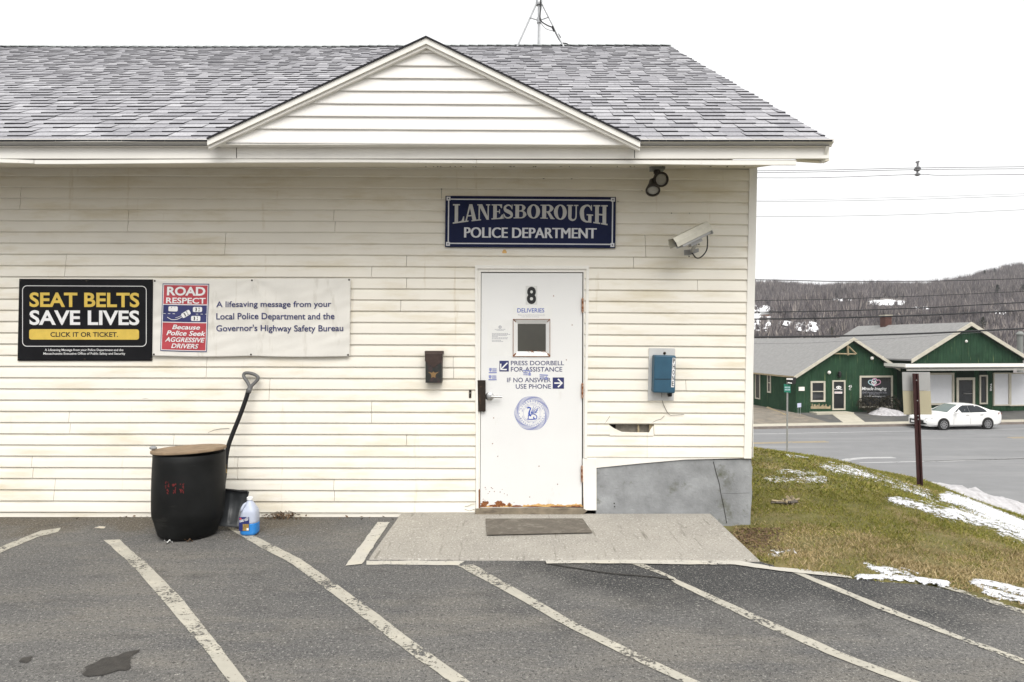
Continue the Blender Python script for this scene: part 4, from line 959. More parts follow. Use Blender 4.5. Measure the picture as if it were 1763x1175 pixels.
# banners: pinned vinyl sheets, gently rippled
def banner(name, label, Q, mname, amp, nx=110, ny=60, off=.021, sag=0.):
    T = wallthing(name, label, 'banner', (Q[2][0]+Q[3][0])/2, Q[2][1])
    def f(u, v, o=0.):
        px = (Q[0][0]*(1-u)+Q[1][0]*u)*(1-v)+(Q[3][0]*(1-u)+Q[2][0]*u)*v; py = (Q[0][1]*(1-u)+Q[1][1]*u)*(1-v)+(Q[3][1]*(1-u)+Q[2][1]*u)*v
        py += sag*v*abs(math.sin(2*math.pi*u)); pin = 1-math.exp(-((min(v, 1-v))*9)**1.2)*.6
        rip = amp*(noise.noise(Vector((u*5, v*2.2, Q[0][0])))+.6*noise.noise(Vector((u*11+v*6, v*7, 2+Q[0][0]))))*pin
        for gu in (0, .5, 1):   # tension folds fanning from the eyelets
            d = math.hypot((u-gu)*2.2, v*1.0)+.001; an = math.atan2(v, (u-gu)*2.2); rip += amp*.8*math.exp(-d*2.2)*math.sin(an*7)*min(1, d*3)
        return W(px, py, off+o+rip)
    mb = MB(); vs = [f(i/nx, j/ny) for j in range(ny+1) for i in range(nx+1)]
    mb.add(vs, [(j*(nx+1)+i, j*(nx+1)+i+1, (j+1)*(nx+1)+i+1, (j+1)*(nx+1)+i) for j in range(ny) for i in range(nx)])
    o = mb.build('sheet', mname, T, smooth=True); sm = o.modifiers.new('thick', 'SOLIDIFY'); sm.thickness = .0012; sm.offset = 1
    mb = MB()
    for gu in (.008, .5, .992):
        for gv in (.02, .98): mb.lathe([(.008, 0), (.008, .003), (.003, .004)], f(gu, gv, .0005), (0, -1, 0), 10)
    pieces(mb.build('grommet', 'bronze', T))
    # converter from photo pixels on the sheet
    def pxf(o, sk=True):
        def h(x, y):
            v = (y-Q[0][1])/(Q[3][1]-Q[0][1]); xa = Q[0][0]*(1-v)+Q[3][0]*v; xb = Q[1][0]*(1-v)+Q[2][0]*v
            return f((x-xa)/(xb-xa), v, o+.0022)
        return h
    return T, pxf
T, bf = banner('seat_belt_banner', 'black seat belt banner with yellow and white lettering on the siding', [(33.5, 480.5), (265, 481.5), (262, 621.5), (30.5, 621.5)], 'black_vinyl', .003)
def fine(pts, m=6):
    out = []
    for i in range(len(pts)):
        a, b_ = pts[i], pts[(i+1) % len(pts)]
        for k in range(m): out.append((a[0]+(b_[0]-a[0])*k/m, a[1]+(b_[1]-a[1])*k/m))
    return out
def gridrect(mb, x0, y0, x1, y1, fn, mi=0, nx=48, ny=40, rad=0):
    vs = []; 
    for j in range(ny+1):
        y = y0+(y1-y0)*j/ny; ins = 0
        if rad:
            d = min(y-y0, y1-y); ins = rad-math.sqrt(max(0, rad*rad-(rad-min(d, rad))**2))
        for i in range(nx+1): vs.append(fn(x0+ins+(x1-x0-2*ins)*i/nx, y))
    mb.add(vs, [(j*(nx+1)+i, j*(nx+1)+i+1, (j+1)*(nx+1)+i+1, (j+1)*(nx+1)+i) for j in range(ny) for i in range(nx)], mi)
mb = MB(); ring(mb, fine(rrect(38.5, 491.8, 252.5, 597, 8)), fine(rrect(39.6, 492.9, 251.4, 595.9, 7)), bf(.0022)); mb.build('border', 'white_print', T, fixn=False)
text('SEAT BELTS', (51, 503.6, 240, 529), bf(.0022), 'yellow_print', T, bold=.026)
text('SAVE LIVES', (51, 534.3, 240, 560), bf(.0022), 'white_print', T, bold=.026)
mb = MB(); gridrect(mb, 50.5, 567, 239.5, 585, bf(.0022), 0, 48, 24, 4); mb.build('yellow_panel', 'yellow_print', T, fixn=False)
text('CLICK IT OR TICKET.', (87, 572, 203.5, 580.3), bf(.0036), 'black_print', T, bold=.018)
text('A Lifesaving Message from your Police Department and the', (77.4, 600.8, 212.7, 605.8), bf(.0022), 'white_print', T, bold=.008)
text('Massachusetts Executive Office of Public Safety and Security', (74.9, 607, 215.8, 612.2), bf(.0022), 'white_print', T, bold=.008)
T, bf = banner('road_respect_banner', 'weathered white road respect banner with red and blue panel', [(264, 481.5), (604, 479.5), (602, 614), (262.5, 613)], 'banner_white', .0105, 140, 70, .040, 1.5)
mb = MB(); skew = lambda o: (lambda x, y: bf(o)(x+(y-489)*-.036+4.2, y+(x-280)*.012))
gridrect(mb, 276, 488.5, 356, 604, skew(.0022), 2); gridrect(mb, 277.2, 490, 354.8, 602.6, skew(.0028), 1)
gridrect(mb, 278.4, 491.2, 353.6, 523.6, skew(.0034), 0); gridrect(mb, 278.4, 525, 353.6, 553.8, skew(.0034), 2); gridrect(mb, 278.4, 555.2, 353.6, 601.4, skew(.0034), 0)
mb.build('print_panel', ['red_print', 'white_print', 'navy_print'], T, fixn=False)
def toon_car(cx, cy, rot, sz=1.):
    mb = MB(); ca, sa = math.cos(rot), math.sin(rot); f = lambda o: (lambda x, y: skew(o)(cx+(x*ca-y*sa)*sz, cy+(x*sa+y*ca)*sz))
    flat(mb, rrect(-8, -4.3, 8, 4.3, 2.2, 3), f(.0056)); 
    for q in (-2.6, 2.6): flat(mb, [(q-1, -3.2), (q+.9, -3.2), (q+(1.6 if q < 0 else .3), 0), (q+.9, 3.2), (q-1, 3.2), (q-(.3 if q < 0 else -.6), 0)], f(.0066), 1)
    mb.build('car_print', ['white_print', 'black_print'], T, fixn=False)
toon_car(295.5, 531.8, 0); toon_car(337.5, 532.2, 0); toon_car(335, 547.4, 0); toon_car(318, 540, -.55)
mb = MB(); stroke(mb, catmull([(286, 546), (294, 550), (304, 549), (313, 544)], 6), 1, skew(.0052)); stroke(mb, catmull([(300, 547), (308, 544), (314, 540)], 5), .7, skew(.0052))
for x in range(279, 352, 8): 
    if not 300 < x < 330: flat(mb, [(x, 539.6), (x+4, 539.6), (x+4, 540.3), (x, 540.3)], skew(.0052))
mb.build('road_print', 'white_print', T, fixn=False)
sk = skew(.0062)
text('ROAD', (284, 493.8, 350, 509), sk, 'white_print', T, bold=.035); text('RESPECT', (283, 512.4, 351, 522.4), sk, 'white_print', T, bold=.02)
for s_, r_ in (('Because', (295, 558.5, 343, 566.4)), ('Police Seek', (285.5, 568.6, 353, 577)), ('AGGRESSIVE', (283.5, 580, 352, 588)), ('DRIVERS', (294.5, 590.6, 341.5, 598.6))): text(s_, r_, sk, 'white_print', T, bold=.022, shear=.25)
text('A lifesaving message from your', (372.4, 519.3, 570.5, 532.2), bf(.0022), 'navy_print', T, bold=.012)
text('Local Police Department and the', (372.4, 539.3, 576, 553.4), bf(.0022), 'navy_print', T, bold=.012)
text("Governor's Highway Safety Bureau", (372.4, 559.2, 591, 573.4), bf(.0022), 'navy_print', T, bold=.012)

# mailbox
T = wallthing('mailbox', 'small dark brown wall mailbox with a pointed flap beside the door', 'mailbox', 747, 660)
o1 = .10
mb = MB(); mb.prism([W(732.5, 615, o1), W(761, 615, o1), W(760.5, 659.5, o1), W(732.5, 659.5, o1)], (0, .088, 0)); mb.build('box', 'mail_body', T, bevel=.003)
mb = MB(); mb.prism([W(731.5, 609, o1+.004), W(762, 609, o1+.004), W(761.5, 622, o1+.004), W(746.5, 633.5, o1+.004), W(731.5, 622, o1+.004)], (0, .0035, 0)); mb.build('flap', 'brown_metal', T, bevel=.0015)
mb = MB(); mb.prism([W(731, 604.5, .085), W(763, 604.5, .085), W(763, 609.5, .106), W(731, 609.5, .106)], (0, .095, 0)); mb.build('lid', 'brown_metal', T, bevel=.004)
mb = MB(); f = lambda x, y: W(x, y, o1+.001)
flat(mb, [(736.5, 640.5), (744, 642.3), (746, 640), (748.5, 642.3), (756, 640.5), (751, 644), (749.5, 648), (750, 651), (746, 649.3), (742, 651), (743, 648), (741.5, 644)], f); mb.build('eagle_emblem', 'brass', T, fixn=False)
# doorbell
T = wallthing('doorbell', 'small dark doorbell button plate on siding left of the door', 'doorbell', 809.5, 686)
mb = MB(); mb.prism([W(807.6, 672, .02), W(811.6, 672, .02), W(811.4, 685.5, .02), W(807.4, 685.5, .02)], (0, .012, 0)); mb.build('plate', 'bronze', T, bevel=.001)
mb = MB(); mb.lathe([(.0055, 0), (.0055, .003), (.002, .005)], W(809.4, 677, .02), (0, -1, 0), 10); mb.build('button', 'lens', T)
# phone
T = wallthing('wall_phone', 'blue phone box lettered down its edge on a grey board', 'phone box', 1139, 691)
mb = MB(); mb.prism([W(1117.5, 599.5, .024), W(1162.5, 600, .024), W(1160, 690, .024), W(1115.5, 690, .024)], (0, .016, 0)); mb.build('mounting_board', 'board_grey', T, bevel=.002)
mb = MB(); o1 = .125; ph = [(1126.5, 611.5), (1164, 612.5), (1162.5, 677.5), (1125, 676.5)]
mb.prism([W(*p, o1) for p in ph], (0, .10, 0)); mb.build('cover', 'teal', T, bevel=.012)
mb = MB(); mb.box((X_(1127, 5.875), -.1262, Z_(653.6, 5.875)), (X_(1156, 5.875), -.1245, Z_(652.6, 5.875))); mb.build('cover_seam', 'dark_gap', T)
def phm(o): return lambda x, y: W(x, y, o1+o)
mb = MB(); flat(mb, [(1158, 616.5), (1162.8, 616.6), (1160.4, 667), (1155.4, 667)], phm(.0012)); mb.build('sticker', 'white_print', T, fixn=False)
for i, ch in enumerate('PHONE'):
    y = 617.6+i*9.85; x = 1158.7-i*.53; text(ch, (x, y, x+3.5, y+8.2), phm(.002), 'black_print', T, bold=.02)
mb = MB(); mb.tube([W(1150, 679, .07), W(1156, 679, .07)], .022, 10); mb.build('latch', 'black_plastic', T)
mb = MB(); mb.lathe([(.01, 0), (.013, .004), (.005, .01)], W(1144, 608.5, .024), (0, -1, 0), 8); mb.build('hook', 'bronze', T)
mb = MB(); mb.tube([W(x, y, .05 if y < 684 else .018) for x, y in catmull([(1139, 676), (1140, 690), (1145, 703), (1152, 714), (1160, 715), (1178, 714)], 6)], .0022, 5); mb.build('cord', 'twig', T)
# floodlight
T = thing('floodlight', 'twin head floodlight hanging from the eave near the corner', 'floodlight', P(1131, 284, 5.85))
DF = 5.82
mb = MB(); a = P(1131.5, 289.5, DF); mb.obox(a, (.058, 0, 0), (0, .05, 0), (0, 0, .022)); mb.build('junction_box', 'greypaint', T, bevel=.004)
def head(c, d, r, L, name):
    d = Vector(d).normalized(); mb = MB()
    mb.lathe([(r*.32, -L), (r*.5, -L*.92), (r*.62, -L*.6), (r*.9, -L*.2), (r*1.02, -L*.05), (r*1.02, .004), (r*.78, .006), (r*.76, -.008)], c, d, 24, cap=True)
    h = mb.build('lamp_head', 'darkmetal', T); smooth_by_angle(h, 40)
    mb = MB(); mb.lathe([(r*.78, -.006), (r*.6, -.002), (r*.3, .001), (.001, .002)], c, d, 24, cap=False); mb.build('lens', 'lens', h, smooth=True)
head(P(1138.5, 309.5, 5.70), (.12, -1, -.18), .062, .15, 'a'); head(P(1124, 328.5, 5.70), (-.12, -.62, -.75), .060, .14, 'b')
mb = MB(); j = P(1131, 296, DF); mb.tube([j, P(1130, 302, DF), P(1136, 306, DF+.02)], .014, 8); mb.tube([P(1130, 300, DF), P(1126, 310, DF), P(1125, 318, DF)], .014, 8); mb.lathe([(.03, 0), (.03, .02), (.02, .03)], P(1131, 299, DF), (0, 0, 1), 12); mb.build('arm', 'darkmetal', T)
# security camera
T = thing('security_camera', 'grey security camera with a cable loop angled down from the wall', 'security camera', W(1188, 440))
c0 = P(1187.5, 409, 5.74); ax = Vector((-.30, -.10, -.150)).normalized()
sx = ax.cross(Vector((0, 0, 1))).normalized(); up = sx.cross(ax).normalized()
if up.z < 0: up = -up
if sx.y > 0: sx = -sx
def CP_(l, s_, u_): return c0+ax*l+sx*s_+up*u_
def hull(mb, l0, l1, sec, mi=0):
    n = len(sec); mb.add([CP_(l0, *p) for p in sec]+[CP_(l1, *p) for p in sec], [(i, (i+1) % n, n+(i+1) % n, n+i) for i in range(n)]+[tuple(range(n)), tuple(range(2*n-1, n-1, -1))], mi)
SEC = [(.052, -.045), (.052, .012), (.034, .05), (-.034, .05), (-.052, .012), (-.052, -.045)]
mb = MB(); hull(mb, -.175, .125, SEC); mb.build('housing', 'alu_back', T, bevel=.003)
mb = MB()
sh = [(.060, -.02), (.060, .018), (.039, .060), (-.039, .060), (-.060, .018), (-.060, -.02)]; shi = [(x*.95, y-.003) for x, y in sh]
n = 6; vs = [CP_(-.19, *p) for p in sh]+[CP_(.178, *p) for p in sh]+[CP_(-.19, *p) for p in shi]+[CP_(.178, *p) for p in shi]
fs = [(i, i+1, n+i+1, n+i) for i in range(5)]+[(2*n+i+1, 2*n+i, 3*n+i, 3*n+i+1) for i in range(5)]+[(n+i, n+i+1, 3*n+i+1, 3*n+i) for i in range(5)]+[(i+1, i, 2*n+i, 2*n+i+1) for i in range(5)]+[(0, n, 3*n, 2*n), (5, 2*n+5, 3*n+5, n+5)]
mb.add(vs, fs); mb.build('sun_shield', 'cam_beige', T)
mb = MB(); hull(mb, -.19, -.176, [(x*1.14, y*1.14) for x, y in SEC]); mb.build('rear_cap', 'greypaint', T, bevel=.003)
mb = MB(); hull(mb, .125, .128, [(x*.72, y*.72) for x, y in SEC]); mb.build('lens_window', 'glass_dark', T)
mb = MB(); mb.prism([W(1178, 431, .02), W(1203, 428, .02), W(1203, 434, .02), W(1186, 440, .02), W(1178, 440, .02)], (0, .014, 0)); mb.obox(CP_(-.03, 0, -.06), ax*.06, sx*.02, up*.014)
mb.tube([CP_(-.03, 0, -.07), W(1192, 432, .08), W(1190, 433, .01)], .016, 8); mb.build('bracket', 'alu_back', T)
mb = MB(); mb.tube([Vector(p) for p in catmull([tuple(CP_(-.15, .02, -.05)), tuple(P(1218, 418, 5.84)), tuple(P(1216, 432, 5.86)), tuple(P(1207, 443, 5.9)), tuple(P(1199, 444.5, 5.93)), tuple(P(1193, 438, 5.96)), tuple(P(1190, 434, 5.97))], 6)], .0055, 7); mb.build('cable', 'wire', T)
mb = MB()
for x, y in ((1185.5, 438), (1186, 442), (1203, 421)): mb.lathe([(.006, 0), (.006, .006), (.002, .008)], W(x, y, .012), (0, -1, 0), 8)
pieces(mb.build('screw', 'crack', T))

# ---- landing slab, mat
mb = MB(); zs = .030
A_ = [G(684, 893, zs), G(634, 961.5, .013), G(800, 962.5, .012), G(980, 963, .012), G(1309, 965, .012), G(1232, 891.5, zs)]
n = len(A_); Bt = [p+Vector((0, 0, -.12)) for p in A_]
A_[0].y = .0; A_[5].y = .003
Bt = [Vector((p.x, p.y, -.1)) for p in A_]
mb.add(A_+Bt, [tuple(range(n))]+[(i, (i+1) % n, n+(i+1) % n, n+i) for i in range(n)])
struct(mb.build('concrete_path', 'slab', bevel=.012))
mb = MB(); zm = zs+.0045; mp_ = [G(836, 893, zm), G(1003, 892.5, zm), G(1020, 916.5, zm), G(838, 920.5, zm)]
mb.prism(mp_, (0, 0, -.004)); tag(mb.build('doormat', 'doormat', bevel=.001), 'worn grey brown doormat on the concrete landing at the door', 'doormat')

# ---- barrel, lid, shovel, jug
bc = Vector((X_(323.5, 5.45), -.55, 0))
BT = Matrix.Rotation(math.radians(1.5), 4, 'Y')
mb = MB(); pr = [(.228, .0), (.243, .012), (.256, .06), (.279, .13), (.288, .150), (.288, .158), (.293, .166), (.297, .22), (.300, .36), (.299, .50), (.296, .60), (.2945, .655), (.288, .66)]
mb.lathe(pr, (0, 0, 0), (0, 0, 1), 56)
mb.v = [(v[0]*.9, v[1]*.9, v[2]) for v in mb.v]; mb.v = [tuple(BT@(Vector(v)+Vector((0, 0, .010 if v[2] < .02 else .006)))+bc) for v in mb.v]
T = thing('barrel', 'black plastic barrel with faded red stencil under a round wooden board', 'barrel', bc)
smooth_by_angle(mb.build('drum', 'drum', T), 50)
mb = MB()
def bsurf(ang, z, r=.2735): return BT@Vector((r*math.sin(ang), -r*math.cos(ang), z+.006))+bc
for i, a0 in enumerate((-.14, .06, .26)):   # three broken stencil figures
    for k in range(17):
        a = a0-.05+random.choice((0, .035, .07, .09))+random.uniform(-.012, .012); z = .42+random.uniform(-.045, .05)+i*.006; s_ = random.uniform(.0025, .006)
        mb.add([bsurf(a-s_*2.6, z-s_), bsurf(a+s_*2.6, z-s_*1.2, .2736), bsurf(a+s_*2.2, z+s_*1.4, .2736), bsurf(a-s_*1.8, z+s_)], [(0, 1, 2, 3)])
mb.build('stencil_marks', 'red_mark', T, fixn=False)
LT = Matrix.Rotation(math.radians(-2.2), 4, 'Y')@Matrix.Rotation(math.radians(-1.6), 4, 'X')
lc = bc+Vector((.014, -.01, .683))
mb = MB(); mb.lathe([(.296, -.011), (.299, -.006), (.299, .006), (.297, .009)], (0, 0, 0), (0, 0, 1), 48); mb.v = [tuple(LT@Vector((v[0]*.925, v[1]*.905, v[2]))+lc) for v in mb.v]
tag(mb.build('round_board', 'plywood'), 'round weathered plywood board covering the black barrel', 'board')
mb = MB(); q = P(264, 781, 5.4)
st_ = lc+LT@Vector((-.24, -.085, .03))
vs = []
for i in range(6):
    for k in range(8):
        a = 2*math.pi*k/8; r = .022*math.sin(math.pi*(i+.5)/6)*(1+.3*noise.noise(Vector((i, k, 1)))); vs.append(st_+Vector((r*1.5*math.cos(a), r*math.sin(a), -.016+.032*i/5)))
mb.add(vs, [(i*8+k, i*8+(k+1) % 8, (i+1)*8+(k+1) % 8, (i+1)*8+k) for i in range(5) for k in range(8)]+[tuple(range(8)), tuple(range(40, 48))])
tag(mb.build('stone', 'found', smooth=True), 'small grey stone sitting on the edge of the wooden board', 'stone')
# shovel
T = thing('snow_shovel', 'black snow shovel with a bent shaft leaning behind the barrel', 'shovel', G(385, 907))
def sh_(px, py): 
    t = (907-py)/(907-641); return 5.67+.27*t       # leans back to the wall
def SP(px, py, o=0.): return P(px, py, sh_(px, py)-o)
mb = MB(); path_ = catmull([(428.5, 670), (424, 686), (414, 714), (402, 744), (394, 766), (390, 785), (388, 806), (386, 824), (383, 846), (381, 862)], 5)
mb.tube([SP(*p) for p in path_], .0185, 12); mb.build('shaft', 'black_plastic', T, smooth=True)
mb = MB(); mb.tube([SP(x, y) for x, y in catmull([(431, 668), (426, 658), (420, 649), (421, 643.5), (428, 642.5), (438, 645), (444.5, 650), (442, 656), (434, 664), (430, 671)], 5)], .0145, 10); mb.tube([SP(431, 667), SP(427.5, 677)], .022, 10); mb.build('grip', 'grey_plastic', T, smooth=True)
mb = MB(); mb.tube([SP(387.6, 800, .002), SP(386.8, 815, .002)], .0195, 12, cap=False); mb.build('shaft_label', 'label_tan', T)
mb = MB(); nx, ny = 30, 14; vs = []
for j in range(ny+1):
    v = j/ny
    for i in range(nx+1):
        u = i/nx; px = 337+(429-337)*u-(v*14)*(u-.1); py = 838+9*u+v*(907-842-4*u)
        bow = -.075*math.sin(math.pi*min(1, v*1.02))*.6+.05*v
        rib = .014*max(0, math.cos(u*math.pi*9))**3*(1 if .08 < v < .92 else 0)
        D = 5.60-bow*1.0+.02; vs.append(P(px, py, D-.05*v*v-rib))
mb.add(vs, [(j*(nx+1)+i, j*(nx+1)+i+1, (j+1)*(nx+1)+i+1, (j+1)*(nx+1)+i) for j in range(ny) for i in range(nx)])
o = mb.build('blade', 'blade', T, smooth=True); s2 = o.modifiers.new('t', 'SOLIDIFY'); s2.thickness = .005
mb = MB(); mb.tube([P(337+92*u, 838.5+9*u, 5.615) for u in (0, .25, .5, .75, .97)], .011, 8); mb.build('blade_rim', 'black_plastic', T, smooth=True)
# jug
jb = Vector((X_(430.5, 5.46), 5.46-DW, 0))
T = thing('washer_fluid_jug', 'translucent jug half full of blue washer fluid beside the shovel', 'jug', jb)
def jsec(z): return np.interp(z, [0, .01, .02, .14, .185, .235, .262, .27, .285], [.060, .067, .069, .069, .065, .041, .021, .018, .018])
def jugmesh(z0, z1, grow, n=28):
    zs_ = np.linspace(z0, z1, 18); vs = []
    for z in zs_:
        r = jsec(z)+grow
        for k in range(n):
            a = 2*math.pi*k/n; ca, sa = math.cos(a), math.sin(a); q = 1.0 if z > .22 else (abs(ca)**3.4+abs(sa)**3.4)**(-1/3.4)*.97
            vs.append(jb+Vector((r*q*ca, r*q*sa, z+.006)))
    m = len(zs_); return vs, [(i*n+k, i*n+(k+1) % n, (i+1)*n+(k+1) % n, (i+1)*n+k) for i in range(m-1) for k in range(n)]+[tuple(range(n-1, -1, -1)), tuple((m-1)*n+k for k in range(n))]
mb = MB(); mb.add(*jugmesh(.095, .275, 0)); body = mb.build('bottle', 'jug', T, smooth=True)
mb = MB(); mb.add(*jugmesh(0, .0945, 0)); mb.build('blue_fluid', 'fluid', T, smooth=True)
mb = MB(); mb.lathe([(.023, 0), (.024, .004), (.024, .02), (.020, .023)], jb+Vector((0, 0, .276)), (0, 0, 1), 20); mb.build('cap', 'cap', T)
mb = MB(); mb.tube([jb+Vector(p) for p in ((-.018, -.027, .255), (-.030, -.040, .245), (-.042, -.049, .22), (-.048, -.058, .195))], [.009, .011, .012, .010], 8); mb.build('handle', 'jug', T, smooth=True)
mb = MB(); yl = jb.y-.0685
def lab(x0, z0, x1, z1, o, mi): mb.quad((jb.x+x0, yl-o, z0), (jb.x+x1, yl-o, z0), (jb.x+x1, yl-o, z1), (jb.x+x0, yl-o, z1), mi)
lab(-.060, .045, .02, .155, .001, 0); lab(-.03, .047, .018, .10, .0014, 1); lab(0.0, .05, .016, .068, .0018, 2)
mb.build('label', ['label', 'label_tan', 'white_print'], T, fixn=False)
lm = lambda x, z: Vector((jb.x+x, yl-.0019, z))
text('-25', (-.012, .150, .014, .138), lambda x, y: Vector((jb.x+x, yl-.0022, y+(x+.012)*.25)), 'white_print', T, bold=.02)
text('BUBBLE WASH', (-.055, .131, .014, .111), lambda x, y: Vector((jb.x+x, yl-.0022, y+(x+.06)*.22)), 'white_print', T, bold=.02, shear=.2)
mb = MB(); flat(mb, disc(-.048, .142, .009, n=12), lambda x, y: Vector((jb.x+x, yl-.002, y))); mb.build('label_badge', 'red_print', T, fixn=False)
# twigs and leaves against the wall, scraps on the asphalt
mb = MB()
for i in range(150):
    x = random.gauss(-2.02, .09) if i < 110 else random.uniform(-3.9, -.6); y = -random.uniform(.01, .10); z = random.uniform(.004, .035 if i < 110 else .012); c = Vector((x, y, z))
    a, b_ = Vector((random.uniform(-1, 1), random.uniform(-1, 1), random.uniform(-.6, .6)))*.018, Vector((random.uniform(-1, 1), random.uniform(-1, 1), random.uniform(-.6, .6)))*.010
    mb.add([c-a, c+b_, c+a, c-b_], [(0, 1, 2, 3)])
for i in range(14):
    x = random.gauss(-2.0, .07); mb.tube([Vector((x, -.03, .005)), Vector((x+random.uniform(-.05, .05), -.02, random.uniform(.02, .06))), Vector((x+random.uniform(-.08, .08), -.02, random.uniform(.01, .05)))], .002, 4)
stuff(mb.build('leaf_litter', 'leaf_dead', fixn=False))
for (px, py, lb, m_) in ((290, 936, 'crumpled pale leaf lying in front of the barrel', 'paper'), (325, 934, 'curled brown leaf lying under the barrel front', 'leaf_dead')):
    mb = MB(); c = G(px, py)+Vector((0, 0, .012)); n = 9
    vs = [c+Vector((.032*(i/8-.5)*2, (j-1)*.012*math.sin(math.pi*(i+.4)/8.8), .010*math.sin(i*1.3+j)+(.006 if j != 1 else 0))) for j in range(3) for i in range(n)]
    mb.add(vs, [(j*n+i, j*n+i+1, (j+1)*n+i+1, (j+1)*n+i) for j in range(2) for i in range(n-1)]); tag(mb.build('leaf', m_, smooth=True), lb, 'leaf')
# rotten wood chunk on the lawn
cpt = Vector((X_(1351, 6.75), .75, 0)); cpt.z = tz(cpt.x, cpt.y)
mb = MB()
for i in range(26):
    d = Vector((random.gauss(0, 1), random.gauss(0, .5), random.uniform(-.1, .5))).normalized(); c = cpt+Vector((random.gauss(0, .045), random.gauss(0, .04), random.uniform(.01, .05)))
    mb.obox(c, d*random.uniform(.02, .06), d.orthogonal().normalized()*random.uniform(.006, .016), d.cross(d.orthogonal()).normalized()*random.uniform(.004, .010), i % 3 == 0)
tag(mb.build('wood_chunk', ['timber', 'bark']), 'broken rotten wood chunk lying on the grass', 'wood chunk')

# ---- roof antenna tripod
T = thing('roof_antenna', 'grey tripod antenna mast standing on the roof ridge', 'antenna', P(927, 82, DR-.06))
top = P(928, 6, DR)
for fx, fy, D in ((889, 84, DR-.11), (972, 84, DR-.11), (926.5, 84, DR+.59)):
    a = P(fx, fy, D) if D < DR+.3 else Vector((X_(927, DR+.34), YRIDGE+.6, ZRIDGE-.36)); mb = MB(); mb.tube([a, top+Vector(((a.x-top.x)*.10, (a.y-top.y)*.1, 0))], .014, 8); mb.obox(a, (.05, 0, 0), (0, .035*UY, .035*UZ), (0, -.006*UZ, .006*UY)); pieces(mb.build('leg', 'galv', T))
mb = MB(); mb.tube([Vector((top.x, top.y, ZRIDGE+.01)), top+Vector((0, 0, 1.6))], .021, 10); mb.build('mast', 'galv', T)
mb = MB(); mb.lathe([(.05, -.03), (.055, 0), (.05, .05), (.03, .06)], top, (0, 0, 1), 12); mb.build('collar', 'galv', T)
mb = MB(); mid = P(928, 36, DR); mb.tube([P(912, 31, DR-.06), mid, P(945, 30, DR-.06)], .008, 6); mb.lathe([(.035, -.04), (.035, .04)], mid, (0, 0, 1), 10); mb.build('brace', 'galv', T)
mb = MB(); mb.tube([P(x, y, DR-.06) for x, y in catmull([(930.5, 0), (931.5, 12), (930, 24), (931, 36), (942, 44), (953, 49), (957, 58), (966, 73), (976, 76), (984, 82)], 6)], .0095, 6); mb.tube([P(x, y, DR-.04) for x, y in catmull([(931, 40), (940, 50), (953, 54)], 6)], .004, 5)
mb.tube([P(951, 46, DR-.06), P(955, 54, DR-.06)], .022, 8); mb.tube([P(960, 60, DR-.06), P(963.5, 66, DR-.06)], .024, 8); mb.build('cable', 'wire', T)

# ------------------------------------------------------------------ lawn: grass and snow
def px_of(X, Y, Z): D = Y+DW; return CX+X*F/D, CY-(Z-ZC)*F/D
SNOW = [  # polyline in photo pixels, half-width, strength
 ([(1325, 824), (1370, 825), (1418, 826)], 7, .42), ([(1345, 812), (1400, 815)], 5, .30), ([(1426, 804), (1455, 810), (1490, 818)], 11, .50), ([(1490, 817), (1520, 825), (1550, 838), (1590, 852)], 10, .42),
 ([(1540, 862), (1575, 870), (1611, 880), (1640, 890)], 10, .50), ([(1590, 862), (1615, 872)], 12, .40), ([(1632, 857), (1660, 866), (1700, 882), (1763, 907), (1830, 932)], 12, 1.1), ([(1640, 882), (1690, 896), (1740, 912), (1800, 930)], 12, .8),
 ([(1355, 784), (1390, 789)], 2.5, .45), ([(1760, 930), (1720, 915)], 6, .4)]
SNOW2 = [([(1440, 967), (1450, 969)], 5, .45), ([(1330, 949), (1365, 947)], 5, .35), ([(1495, 975), (1530, 990)], 8, .62), ([(1480, 994), (1530, 996), (1580, 999), (1626, 1006)], 6.5, .85), ([(1520, 980), (1570, 988)], 8, .42), ([(1683, 1003), (1720, 1009), (1763, 1021), (1820, 1037)], 9, .7), ([(1700, 1018), (1763, 1036), (1830, 1053)], 7, .6)]
def snow_field(lst, X, Y, Z):
    px, py = px_of(X, Y, Z); m = np.full(X.shape, -1.)
    for pl, hw, st in lst:
        for (ax_, ay), (bx, by) in zip(pl[:-1], pl[1:]):
            vx, vy = bx-ax_, by-ay; t = np.clip(((px-ax_)*vx+(py-ay)*vy)/(vx*vx+vy*vy), 0, 1)
            d = np.hypot((px-ax_-t*vx)*.6, py-ay-t*vy)/hw; m = np.maximum(m, st*(1-d*d))
    return m
def snow_mat(name, col):
    m = mat(name, col, .7, var=(9, .10), bump=(28, .9, .02), dirt=((.45, .43, .40), 24, .62, .1)); n = m.node_tree; N = n.nodes; L = n.links
    b = N['Principled BSDF']; at = N.new('ShaderNodeAttribute'); at.attribute_name = 'depth'
    tc = N.new('ShaderNodeTexCoord'); t = N.new('ShaderNodeTexNoise'); t.inputs['Scale'].default_value = 26; t.inputs['Detail'].default_value = 8; t.inputs['Roughness'].default_value = .75; L.new(tc.outputs['Object'], t.inputs[0])
    a = N.new('ShaderNodeMath'); a.operation = 'MULTIPLY_ADD'; a.inputs[1].default_value = 4.6; L.new(t.outputs['Fac'], a.inputs[0]); L.new(at.outputs['Fac'], a.inputs[2])
    r = N.new('ShaderNodeMapRange'); r.inputs[1].default_value = 2.52; r.inputs[2].default_value = 2.72; L.new(a.outputs[0], r.inputs[0]); L.new(r.outputs[0], b.inputs['Alpha']); return m
M['lawn_snow'] = snow_mat('thin_lawn_snow', (.66, .67, .70))
